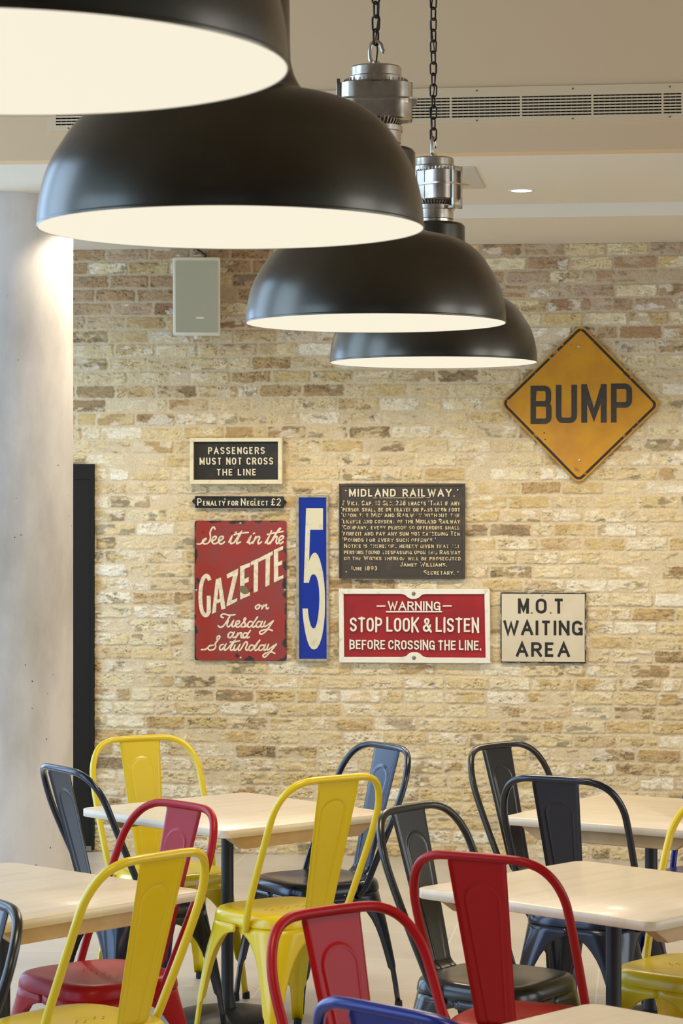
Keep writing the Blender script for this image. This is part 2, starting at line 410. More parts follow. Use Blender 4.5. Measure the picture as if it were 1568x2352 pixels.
    q = np.stack([idx[:-1, :-1], idx[:-1, 1:], idx[1:, 1:], idx[1:, :-1]], -1).reshape(-1, 4)
    return P, q, colr.reshape(-1, 3)
def np_mesh(name, P, q, c, m):
    me = bpy.data.meshes.new(name); me.vertices.add(len(P)); me.vertices.foreach_set('co', P.astype(np.float32).ravel())
    me.loops.add(q.size); me.loops.foreach_set('vertex_index', q.astype(np.int32).ravel())
    me.polygons.add(len(q)); me.polygons.foreach_set('loop_start', np.arange(0, q.size, 4, dtype=np.int32))
    me.polygons.foreach_set('loop_total', np.full(len(q), 4, np.int32)); me.update(calc_edges=True)
    me.polygons.foreach_set('use_smooth', np.ones(len(q), bool))
    a = me.color_attributes.new('tone', 'FLOAT_COLOR', 'POINT'); a.data.foreach_set('color', np.c_[c, np.ones(len(c))].astype(np.float32).ravel())
    me.materials.append(m); me.validate(); o = bpy.data.objects.new(name, me); return link(o)
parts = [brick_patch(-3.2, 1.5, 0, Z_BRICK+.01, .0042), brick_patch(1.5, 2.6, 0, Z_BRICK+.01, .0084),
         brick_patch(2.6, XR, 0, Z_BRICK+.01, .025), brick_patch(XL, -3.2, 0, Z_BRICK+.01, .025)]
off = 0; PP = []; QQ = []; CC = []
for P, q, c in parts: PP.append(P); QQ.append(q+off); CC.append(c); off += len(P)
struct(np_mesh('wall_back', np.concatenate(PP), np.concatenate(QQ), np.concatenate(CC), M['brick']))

# ---- column
cc = W(-1.475-.045, 10.95); COLR = .36
ctr = ray(168, 1200); tx = Vector((ctr.x, ctr.y, 0))
b = MB(); b.lathe([(COLR, 0), (COLR, Z_SOFFIT)], 96, (0, 0, 0)); o = b.build('column', M['concrete'], smooth=True, angle=180)
# tangent of the right silhouette through photo column x = 168
d0 = math.hypot(*cc); t_right = math.atan2(ctr.x, ctr.y); aa = t_right-math.asin(COLR/10.95)
o.location = (10.95*math.sin(aa), 10.95*math.cos(aa), 0); struct(o, 'round bare concrete column at the left edge')
COLX, COLY = o.location.x, o.location.y

# ---- dark door behind the column
p0 = on_y(218, 1066, YW); p1 = on_y(218, 1951, YW)
dr = MB(); dr.box(p0.x-.86, p0.x, YW-.022, YW+.03, p1.z, p0.z); door = struct(dr.build('door_1', M['door'], bevel=.002), 'dark narrow door beside the concrete column')
b = MB()
for bx in ((p0.x-.016, p0.x, p1.z, p0.z), (p0.x-.86, p0.x-.016, p0.z-.075, p0.z)): b.box(bx[0], bx[1], YW-.028, YW-.02, bx[2], bx[3])
b.build('door_frame', M['door'], door)
b = MB(); b.box(p0.x-.075, p0.x-.012, YW-.03, YW-.02, p1.z-.005, p1.z+.02); b.build('floor_bolt', M['oldscrew'], door)

# ------------------------------------------------------------------ tables
TT, TW_, TD_ = .6994, .7253, .7904          # top height, width, depth
def rrect(hx, hy, r, n=6):
    out = []
    for cx_, cy_, a0 in ((hx-r, hy-r, 0), (-hx+r, hy-r, 90), (-hx+r, -hy+r, 180), (hx-r, -hy+r, 270)):
        for i in range(n+1):
            a = math.radians(a0+90*i/n); out.append((cx_+r*math.cos(a), cy_+r*math.sin(a)))
    return out
def slab(pl, z0, z1, e):
    """rounded slab with a small eased edge"""
    n = len(pl); b = MB(); rings = []
    for ins, z in ((e, z0), (0, z0+e), (0, z1-e), (e, z1)):
        mx = max(abs(p[0]) for p in pl); my = max(abs(p[1]) for p in pl)
        rings.append([(x*(mx-ins)/mx, y*(my-ins)/my, z) for x, y in pl])
    vs = [p for r in rings for p in r]
    fs = [(i*n+k, i*n+(k+1)%n, (i+1)*n+(k+1)%n, (i+1)*n+k) for i in range(3) for k in range(n)]
    fs += [tuple(range(n))[::-1], tuple(3*n+k for k in range(n))]
    return b.add(vs, fs)
def make_table():
    t = empty('cafe_table', (0, 0, 0))
    slab(rrect(TW_/2, TD_/2, .034), TT-.026, TT, .002).build('table_top', M['wood'], t, smooth=True, angle=50)
    for s in (-1, 1):
        b = MB(); y0 = s*(TD_/2-.055); h = .045; x = TW_/2-.055
        pl = [(-x, TT-.026), (-x+.012, TT-.040), (-x+.062, TT-.026-h), (x-.062, TT-.026-h), (x-.012, TT-.040), (x, TT-.026)]
        b.prism(pl, y0-.02, y0+.02); b.build('batten', M['wood_under'], t, bevel=.003)
    b = MB(); b.lathe([(.0001, .034), (.03, .034), (.028, .05), (.0225, .075), (.021, .1), (.021, TT-.03)], 28); b.build('pole', M['iron'], t, smooth=True, angle=60)
    b = MB(); b.lathe([(.0001, 0), (.177, 0), (.182, .003), (.182, .009), (.176, .013), (.06, .034), (.0001, .034)], 64); b.build('base_plate', M['iron'], t, smooth=True, angle=30)
    b = MB(); b.box(-.14, .14, -.03, .03, TT-.034, TT-.0262); b.box(-.03, .03, -.14, .14, TT-.034, TT-.0262); b.build('bracket', M['iron'], t)
    return t
TABLES = [
 ((-.359, 8.305), 41.2, 'pale square cafe table with three yellow and black chairs in front of the brick wall, beside the column'),
 ((-.906, 6.566), 48.1, 'pale square cafe table cut by the left edge, red seat below it'),
 ((.731, 6.597), 46.4, 'pale square cafe table behind the dark red chair, a yellow seat tucked under it'),
 ((1.043, 8.275), 58.3-90, 'pale square cafe table farthest right against the brick wall, a blue chair behind it'),
 ((.555, 4.545), 46.6, 'nearest pale table top, only its corner showing at the bottom right edge'),
]
TABLES[0] = (TABLES[0][0], TABLES[0][1], 'pale square cafe table beside the column, yellow and dark chairs around it')
proto = make_table()
for i, (xy, a, lab) in enumerate(TABLES):
    t = proto if i == 0 else copy_tree(proto)
    p = W(*xy); t.location = (p[0], p[1], 0); t.rotation_euler.z = math.radians(a)+TH
    tag(t, lab, 'table', 'square cafe tables')

TABS = [o for o in bpy.data.objects if o.name.startswith('cafe_table')]
for t, off in ((TABS[0], (-.019, .019, 0)), (TABS[2], (-.0125, -.009, 0))):   # two columns stand a little off the middle of their tops
    for ch in t.children:
        if ch.name.split('.')[0] in ('pole', 'base_plate', 'bracket'): ch.location = off

# ------------------------------------------------------------------ chairs
SZ = .445
def seat_outline(scale=0, n=72):
    out = []
    for i in range(n):
        a = 2*PI*i/n; c, s = math.cos(a), math.sin(a); e = 2/3.6
        x = abs(c)**e*(1 if c > 0 else -1); y = abs(s)**e*(1 if s > 0 else -1)
        hx = .186+.008*y; out.append((x*(hx-scale), y*(.190-scale)+.005))
    return out
def make_chair(paint):
    t = empty('metal_chair', (0, 0, 0))
    # seat: pressed top with a rolled edge, a lip and small drain holes
    b = MB(); rings = []
    for ins, z in ((.176, SZ-.006), (.14, SZ-.0065), (.10, SZ-.006), (.06, SZ-.003), (.035, SZ), (.022, SZ-.0005), (.012, SZ-.004), (.005, SZ-.011), (.001, SZ-.022), (-.001, SZ-.036), (-.001, SZ-.040), (.004, SZ-.0405), (.004, SZ-.048)):
        f = 1-ins/.178
        rings.append([(x*f if ins > .05 else x, y*f if ins > .05 else y, z) for x, y in (seat_outline() if ins > .05 else seat_outline(ins))])
    n = len(rings[0]); vs = [p for r in rings for p in r]
    fs = [(i*n+k, (i+1)*n+k, (i+1)*n+(k+1)%n, i*n+(k+1)%n) for i in range(len(rings)-1) for k in range(n)]+[tuple(range(n))]
    b.add(vs, fs); b.mi = 1
    for qx in (-1, 0, 1):
        for dx, dy in ((0, .014), (0, -.014), (.016, 0), (-.016, 0)):
            cx_, cy_ = qx*.062+dx, dy; b.add([(cx_+.0028*math.cos(2*PI*k/8), cy_+.0028*math.sin(2*PI*k/8), SZ-.0056) for k in range(8)], [tuple(range(8))])
    b.build('seat', [paint, M['hole']], t, smooth=True, angle=60)
    # legs: each corner of the skirt runs down into its leg
    ELL = [(.405, .30), (.385, .30), (.3815, .168), (.378, .146), (.373, .130), (.365, .115), (.352, .100), (.335, .086), (.31, .071), (.28, .059), (.24, .049), (.20, .042), (.16, .036), (.142, .0335), (.130, .025), (.08, .0225), (.022, .021)]
    for sx in (-1, 1):
        for sy in (-1, 1):
            b = MB(); rows = []
            for z, el in ELL:
                k = (.405-z)/.405
                hx = .184+.008*sy+(.027-.006*sy)*k; hy = .187+.028*k+.005*sy; rc = .094*(1-k)**1.6+.016
                # quarter path: from (hx,0) up the side, round the corner, to (0,hy)
                L1 = hy-rc; La = rc*PI/2; L2 = hx-rc; mid = L1+La/2
                row = []
                for j in range(17):
                    u = -1+2*j/16; lim = mid if u < 0 else (L2+La/2)
                    q = mid+u*min(el, lim)
                    if q < L1: x, y, nx_, ny_ = hx, q, 1, 0
                    elif q < L1+La:
                        a = (q-L1)/rc; x = hx-rc+rc*math.cos(a); y = hy-rc+rc*math.sin(a); nx_, ny_ = math.cos(a), math.sin(a)
                    else: x, y, nx_, ny_ = hx-rc-(q-L1-La), hy, 0, 1
                    d = abs(u)*min(el, lim)
                    rib = .0045*math.exp(-(d/.011)**2)*min(1, max(0, (.375-z)/.06))*(1 if z > .13 else .4)
                    x += nx_*rib; y += ny_*rib
                    row.append((sx*x, sy*y, z))
                rows.append(row if sx*sy > 0 else row[::-1])
            b.grid(rows); lg = b.build('leg', paint, t, smooth=True, angle=70, solid=.0035)
            b = MB(); fx, fy = sx*(.184+.008*sy+.027-.006*sy-.009), sy*(.187+.028-.009)+.005
            b.lathe([(.0001, 0), (.0125, 0), (.0135, .004), (.0125, .024), (.0001, .024)], 14, (fx, fy, 0)); b.build('foot_cap', M['rubber'], lg, smooth=True, angle=50)
    # bent tube back frame
    half = [(x, y-.015, z) for x, y, z in [(.182, -.030, .392), (.189, -.042, .408), (.197, -.058, .438), (.203, -.085, .50), (.2065, -.125, .585), (.2085, -.162, .665), (.2085, -.193, .735), (.2035, -.213, .785), (.187, -.233, .828), (.161, -.251, .858), (.125, -.264, .874), (.085, -.270, .879), (0, -.272, .880)]]
    path = half+[(-x, y, z) for x, y, z in half[-2::-1]]
    b = MB(); b.tube(smoothpath(path, 6), .0112, 14); b.build('back_frame', paint, t, smooth=True, angle=60)
    # splat with pressed arch
    V = []; nr, ncol = 120, 60
    for i in range(nr+1):
        f = i/nr; z = SZ-.002+(.872-SZ+.002)*f; y = -.173-.113*f; hw = .0535+.0255*f
        if f < .06: y += .018*(1-f/.06)**2
        row = []
        for j in range(ncol+1):
            u = -1+2*j/ncol; x = u*hw; iw = hw-.026-.004*(1-f); zt = .872-.062
            # signed distance to the inner arch panel
            if z < zt-iw: sd = iw-abs(x)
            else: sd = iw-math.hypot(x, z-(zt-iw))
            h = .0020*max(0, min(1, (sd+.003)/.006))+.0022*math.exp(-(sd/.0028)**2)
            e = (hw-abs(x)); h += .0055*math.exp(-(e/.006)**2)*-1*min(1, (1-f)/.03+.25)
            row.append((x, y+h, z))
        V.append(row)
    b = MB(); b.grid(V); b.build('backrest', paint, t, smooth=True, angle=60, solid=.0022)
    return t
def place_px(kind, u, v, side, a, label):   # from where one top corner of the splat stands in the photo
    d = F*(EYE-.869)/(v-HORIZ); r = math.radians(a); X = (u-784)/F*d
    lx = -.0786 if side == 'L' else -.0786
    # splat top corner in chair axes: (lx, -.1148) from the splat foot
    x = X-(math.cos(r)*lx+math.sin(r)*.1148); y = d-(math.sin(r)*lx-math.cos(r)*.1148)
    return place_chair(kind, x, y, a, label)
PROTO = {k: make_chair(M[k]) for k in ('yellow', 'red', 'gun', 'skylit', 'blue')}
used = set()
def place_chair(kind, x, y, a, label, seat_ref=False):
    o = PROTO[kind] if kind not in used else copy_tree(PROTO[kind]); used.add(kind)
    a = math.radians(a)
    if not seat_ref:            # x, y measured at the foot of the splat
        x, y = x-math.sin(a)*.171, y+math.cos(a)*.171
    p = W(x, y); o.location = (p[0], p[1], 0); o.rotation_euler.z = a+TH
    tag(o, label, 'chair', 'metal cafe chairs')
    return o
place_chair('yellow', -.079, 7.740, 37.0, 'yellow metal chair in the middle, seen from behind with its whole seat showing')
place_chair('yellow', -.5209, 6.0207, 49.2, 'yellow metal chair seen from behind in the left foreground, overlapping a red chair')
place_chair('red', .384, 6.026, -29.5, 'dark red metal chair seen squarely from behind, in front of the right-hand pale table')
place_chair('red', .053, 5.054, 219.4, 'bright red metal chair at the bottom centre, its backrest behind the blue tube')
place_chair('gun', .282, 6.834, 232.7, 'dark olive-grey chair left of the dark red chair, seat and backrest showing')
place_chair('gun', .636, 8.633, 226, 'dark olive-grey chair nearest the brick wall on the right, behind the navy chair')
place_chair('skylit', .719, 7.721, -28.7, 'dark navy chair seen from behind between the two right-hand pale tables')
place_chair('yellow', -.686, 8.875, 206, 'yellow metal chair standing farthest back, against the brick wall by the dark door')
place_chair('skylit', -.8121, 7.989, -56.9, 'dark navy chair turned sideways in front of the concrete column')
place_chair('red', -.5352, 6.8856, 131.4, 'red metal chair facing the left edge table, behind the foreground yellow chair')
place_chair('skylit', .062, 8.620, 123.2, 'dark chair with a bluish shine on its backrest, behind the middle yellow chair')
place_px('blue', 803, 2320, 'L', -43, 'blue metal chair cut by the bottom edge, mostly its top tube showing')
place_chair('yellow', .985, 6.865, 142, 'yellow metal chair at the right edge, its seat under the pale table', True)
place_chair('blue', 1.297, 8.62, 142, 'blue metal chair at the right edge by the brick wall, only a tube showing', True)
place_px('gun', 16, 2094, 'R', 126, 'dark grey chair cut by the left edge, only its bent tube showing')

# ------------------------------------------------------------------ pendant lamps
DM = .70
def make_lamp():
    t = empty('pendant_lamp', (0, 0, 0)); D = DM
    out = [(.5, 0), (.4995, .04), (.492, .09), (.479, .138), (.461, .178), (.440, .212), (.414, .251), (.383, .283), (.345, .309), (.300, .327), (.250, .339), (.212, .347), (.188, .360), (.171, .385), (.160, .415), (.154, .46), (.152, .64), (.1505, .655), (.145, .666), (.132, .673), (.09, .677), (.0001, .678)]
    P = [(p.x, p.z) for p in smoothpath([(r*D, 0, z*D) for r, z in out], 5)]
    b = MB(); b.lathe(P, 96); sh = b.build('shade', M['shade'], t, smooth=True, angle=60)
    inn = [(.4985, .0005), (.4975, .04), (.490, .088), (.476, .136), (.458, .175), (.437, .208), (.409, .24), (.377, .267), (.342, .292), (.297, .312), (.15, .33), (.0001, .335)]
    b = MB(); b.lathe([(r*D, z*D) for r, z in inn][::-1], 96); b.build('lining', M['white_enamel'], sh, smooth=True, angle=60)
    b = MB(); b.lathe([(.5*D, 0), (.5*D+.0015, .003), (.5*D, .006)], 96); b.lathe([(.4985*D, .0005), (.5*D, 0)], 96); b.build('rim', M['shade'], sh, smooth=True, angle=60)
    b = MB(); b.lathe([(.4982*D, .0012), (.3*D, .002), (.0001, .0025)][::-1], 96); b.build('diffuser', M['glow'], t, smooth=True, angle=60)
    # gear housing
    b = MB(); b.lathe([(.0001, .678*D), (.092*D, .678*D), (.093*D, .69*D), (.0975*D, .693*D), (.0975*D, .735*D), (.104*D, .738*D), (.104*D, .757*D), (.09*D, .759*D)], 48); b.build('collar', M['alu'], t, smooth=True, angle=35)
    # fins
    b = MB()
    b.lathe([(.09*D, .757*D), (.102*D, .785*D)], 40); b.mi = 1
    for k in range(44):
        a = 2*PI*k/44; c, s = math.cos(a), math.sin(a)
        for (r0, z0, r1, z1) in ((.092, .758, .112, .786),):
            w = .0016
            b.add([(r0*D*c-w*s, r0*D*s+w*c, z0*D), (r0*D*c+w*s, r0*D*s-w*c, z0*D), (r1*D*c+w*s, r1*D*s-w*c, z1*D), (r1*D*c-w*s, r1*D*s+w*c, z1*D), ((r0+.001)*D*c, (r0+.001)*D*s, (z0+.012)*D)], [(0, 1, 2, 3), (0, 3, 4), (1, 2, 4)])
    b.build('fin_ring', [M['alu_dark'], M['alu']], t)
    def body(hx, hy, z0, z1, r, name, parent, mi=None, e=.006):
        pl = rrect(hx*D, hy*D, r*D, 7); n = len(pl); b = MB(); rg = []
        for ins, z in ((.02, z0*D), (.004, z0*D+.003), (0, z0*D+e), (0, z1*D-e), (.004, z1*D-.003), (.02, z1*D)):
            rg.append([(x*(1-ins/(hx*D)), y*(1-ins/(hy*D)), z) for x, y in pl])
        vs = [p for q in rg for p in q]
        fs = [(i*n+k, i*n+(k+1)%n, (i+1)*n+(k+1)%n, (i+1)*n+k) for i in range(5) for k in range(n)]+[tuple(range(n))[::-1], tuple(5*n+k for k in range(n))]
        b.add(vs, fs); return b
    b = body(.137, .100, .775, .928, .075, 'x', t); hs = b.build('gear_housing', M['alu'], t, smooth=True, angle=50)
    b = body(.158, .118, .845, .861, .055, 'x', t, e=.003); b.build('flange', M['alu'], hs, smooth=True, angle=50)
    b = MB()
    for s in (-1, 1):
        for x in (-.024, .024):
            for z0, z1 in ((.778, .845), (.861, .926)): b.box((x-.0022)*D, (x+.0022)*D, s*.100*D-.002, s*.100*D+.002, z0*D, z1*D)
    for s in (-1, 1):
        for y in (-.02, .02): b.box(s*.137*D-.002, s*.137*D+.002, (y-.0022)*D, (y+.0022)*D, .778*D, .926*D)
    b.build('rib', M['alu'], hs)
    b = MB()
    for k in range(40):
        a = 2*PI*k/40; c, s = math.cos(a), math.sin(a); r = .112*D*(1.08 if abs(c) > .7 else .92)
        b.box(r*c-.0022, r*c+.0022, r*s-.0022, r*s+.0022, .922*D, .936*D)
    b.build('stud_ring', M['alu'], hs)
    b = MB()
    x0, x1 = -.152*D, -.138*D   # hinged clamp on one narrow end
    b.box(x0, x1, -.035*D, -.022*D, .735*D, .938*D); b.box(x0, x1, .022*D, .035*D, .735*D, .938*D); b.box(x0, x1, -.035*D, .035*D, .915*D, .938*D); b.box(x0, x1, -.035*D, .035*D, .735*D, .752*D)
    b.box(-.14*D, -.099*D, -.02*D, .02*D, .737*D, .752*D)
    b.build('clamp', M['alu'], hs, bevel=.0015)
    b = MB(); b.lathe([(.10*D, .922*D), (.106*D, .926*D), (.106*D, .945*D), (.0985*D, .95*D), (.0985*D, .982*D), (.094*D, .988*D), (.02*D, .992*D), (.0001, .992*D)], 48); b.build('top_cap', M['alu'], t, smooth=True, angle=35)
    b = MB(); b.lathe([(.021*D, .99*D), (.021*D, .998*D), (.016*D, .999*D), (.016*D, 1.008*D), (.012*D, 1.011*D), (.0001, 1.011*D)], 20)
    hk = smoothpath([(-.014*D, 0, 1.006*D), (-.022*D, 0, 1.02*D), (-.022*D, 0, 1.058*D), (-.014*D, 0, 1.08*D), (.002*D, 0, 1.088*D), (.018*D, 0, 1.076*D), (.025*D, 0, 1.056*D), (.033*D, 0, 1.043*D)], 6)
    b.tube(hk, [.0055]*(len(hk)-4)+[.0052, .0048, .0043, .0035], 10); b.build('hook', M['alu'], t, smooth=True, angle=50)
    return t
CH_TOP = None
def chain_for(lamp, ztop, seed):
    b = MB(); z = 1.072*DM; L = .044; w = .0115; r = .0028; k = 0; rg = random.Random(seed); a0 = rg.uniform(0, 1)
    while z+lamp.location.z < ztop:
        pts = []; hl = L/2-w
        for i in range(16):
            a = 2*PI*i/16; pts.append((w*math.cos(a), 0, w*math.sin(a)+(hl if math.sin(a) >= 0 else -hl)))
        ang = a0+(PI/2*.92)*(k % 2)+.16*math.sin(k*.5); c, s = math.cos(ang), math.sin(ang)
        b.tube([(x*c, x*s, zz+z+L/2) for x, y, zz in pts], r, 8, closed=True)
        z += L-2*r-.0012; k += 1
    b.build('chain', M['chain'], lamp, smooth=True, angle=180)
    pts = [(0, 0, .99*DM), (.002, .003, 1.02*DM), (.004, -.004, 1.06*DM)]
    zz = 1.10*DM; k = 0
    while zz+lamp.location.z < ztop: pts.append((.008*math.sin(k*.9), .008*math.cos(k*.9), zz)); zz += .05; k += 1
    b = MB(); b.tube(smoothpath(pts, 3), .0022, 6); b.build('cable', M['cable'], lamp, smooth=True, angle=180)
    b = MB(); b.lathe([(.0001, ztop-lamp.location.z-.05), (.05, ztop-lamp.location.z-.045), (.055, ztop-lamp.location.z-.001), (.0001, ztop-lamp.location.z-.0005)], 32); b.build('ceiling_rose', M['iron'], lamp, smooth=True, angle=50)
LAMPS = [  # camera-frame x, depth, rim height, housing turn
 (-.412, 2.86, EYE+.512, 10, 'nearest black dome pendant, cut by the top left corner'),
 (-.2008, 4.462, EYE+.5060, 80, 'large black dome pendant overlapping the concrete column, second nearest'),
 (.0927, 6.626, EYE+.4965, 8, 'black dome pendant whose hook and metal housing show at the top centre'),
 (.3109, 8.315, EYE+.4905, 146, 'smallest and farthest black dome pendant, its rim touching the yellow diamond sign'),
]
lp0 = make_lamp(); clones = [lp0]+[copy_tree(lp0) for _ in LAMPS[1:]]
for t, (x, y, z, rz, lab) in zip(clones, LAMPS):
    p = W(x, y); t.location = (p[0], p[1], z); t.rotation_euler.z = math.radians(rz)
    tag(t, lab, 'lamp', 'industrial dome pendants in a row')
for ch in clones[3].children:
    if ch.name.startswith('hook'): ch.rotation_euler.z = math.radians(-70)
for i, t in enumerate(clones):
    chain_for(t, Z_CEIL, i)
    l = bpy.data.lights.new('lamp_light', 'AREA'); l.shape = 'DISK'; l.size = DM*.9; l.energy = LAMP_POWER; l.color = GLOW
    o = bpy.data.objects.new('lamp_light', l); o.location = (0, 0, -.001); COL.objects.link(o); o.parent = t

# ------------------------------------------------------------------ bulkhead grille
v0 = on_y(110, 300, Y_BULK); v1 = on_y(1600, 300, Y_BULK); s0 = on_y(129, 300, Y_BULK).x; s1 = on_y(1564, 300, Y_BULK).x
za, zb = EYE+1.462, EYE+1.599; sa, sb = EYE+1.486, EYE+1.562
vt = empty('air_grille', ((v0.x+v1.x)/2, Y_BULK, (za+zb)/2), 0, 'long pale linear air grille in the bulkhead behind the pendant chains', 'vent')
ox, oz = vt.location.x, vt.location.z
b = MB(); y0, y1 = -.008, 0
b.box(v0.x-ox, v1.x-ox, y0, y1, sb-oz, zb-oz); b.box(v0.x-ox, v1.x-ox, y0, y1, za-oz, sa-oz); b.box(v0.x-ox, s0-ox, y0, y1, sa-oz, sb-oz); b.box(s1-ox, v1.x-ox, y0, y1, sa-oz, sb-oz)
b.build('frame', M['vent'], vt)
b = MB(); b.box(s0-ox, s1-ox, -.0008, -.0002, sa-oz, sb-oz); b.build('backing', mat('painted_grille_depth', srgb(16, 14, 12), .9), vt)  # black sheet painted for the dark depth behind the bars
b = MB(); NB = 6; pit = (sb-sa)/(NB+.45)
for k in range(NB): zz = sa+pit*(k+.72)-oz; b.box(s0-ox, s1-ox, -.0085, -.004, zz-pit*.25, zz+pit*.25)
b.build('bars', M['vent'], vt)
b = MB(); n = int((s1-s0)/.0205)
for k in range(1, n): x = s0+(s1-s0)*k/n-ox; b.box(x-.0022, x+.0022, -.0035, -.001, sa-oz, sb-oz)
b.build('vanes', mat('shaded_vane', srgb(96, 90, 74), .8), vt)  # vane colour darkened for the shade between the bars
for u in (1035, 1196, 1360, 1521):
    x = on_y(u, 240, Y_BULK).x-ox; b = MB(); b.box(x-.004, x+.004, -.0088, -.004, sa-oz, sb-oz); b.build('mullion', M['vent'], vt)
for u in (1095, 1315, 1538, 158, 400):
    x = on_y(u, 240, Y_BULK).x-ox
    for zz in (za+.011, zb-.013):
        b = MB(); b.lathe([(.0001, 0), (.0035, 0), (.0035, .0015), (.0001, .002)], 10)
        o = b.build('screw', M['oldscrew'], vt); o.rotation_euler.x = PI/2; o.location = (x, -.008, zz-oz)

# ceiling hatch with a slot, downlights
h0 = on_z(1090, 382, Z_SOFFIT); h1 = on_z(1113, 430, Z_SOFFIT); hw = .62
hy0, hy1 = h0.y, h1.y; hx1 = (h0.x+h1.x)/2
ht = empty('ceiling_hatch', (hx1-hw/2, (hy0+hy1)/2, Z_SOFFIT), 0, 'square flush ceiling hatch with a dark slot, beside the farthest lamp housing', 'hatch')
b = MB(); b.box(-hw/2, hw/2, -(hy1-hy0)/2, (hy1-hy0)/2, -.006, 0); b.build('panel', mat('hatch_paint', srgb(196, 186, 164), .7), ht, bevel=.002)
b = MB(); b.box(hw/2-.125, hw/2-.113, -(hy1-hy0)/2+.03, (hy1-hy0)/2-.02, -.0066, -.0058); b.build('slot', M['hole'], ht)
dl = on_z(1197, 437, Z_SOFFIT)
def downlight(x, y, lab, power):
    t = empty('downlight', (x, y, Z_SOFFIT), 0, lab, 'downlight', 'recessed downlights in the soffit')
    b = MB(); b.lathe([(.043, -.0005), (.047, -.004), (.056, -.0035), (.058, 0)], 40); b.build('trim_ring', M['plaster_white'], t, smooth=True, angle=60)
    b = MB(); b.lathe([(.0001, -.0022), (.0445, -.0020)], 40); b.build('lens', M['down'], t)
    l = bpy.data.lights.new('downlight_beam', 'SPOT'); l.energy = power; l.color = (1, .87, .69); l.spot_size = math.radians(134); l.spot_blend = .35; l.shadow_soft_size = .045
    o = bpy.data.objects.new('downlight_beam', l); o.location = (0, 0, -.006); COL.objects.link(o); o.parent = t
    return t
DL = [(0, 'small lit downlight in the soffit, right of the ceiling hatch'), (-.86, 'downlight in the soffit hidden behind the farthest lamp'), (-1.72, 'downlight in the soffit hidden behind the second lamp'), (.86, 'downlight in the soffit just outside the right edge'), (1.72, 'downlight in the soffit outside the right edge, beyond its neighbour')]
for dx, lab in DL: downlight(dl.x+dx, dl.y, lab, DOWN_POWER)
cl = on_z(150, 470, Z_SOFFIT)
cdx, cdy = W(-1.0, 11.25)
o = downlight(COLX+COLR+.10, COLY+.12, 'downlight tucked between the concrete column and the brick wall', DOWN_POWER*.6)

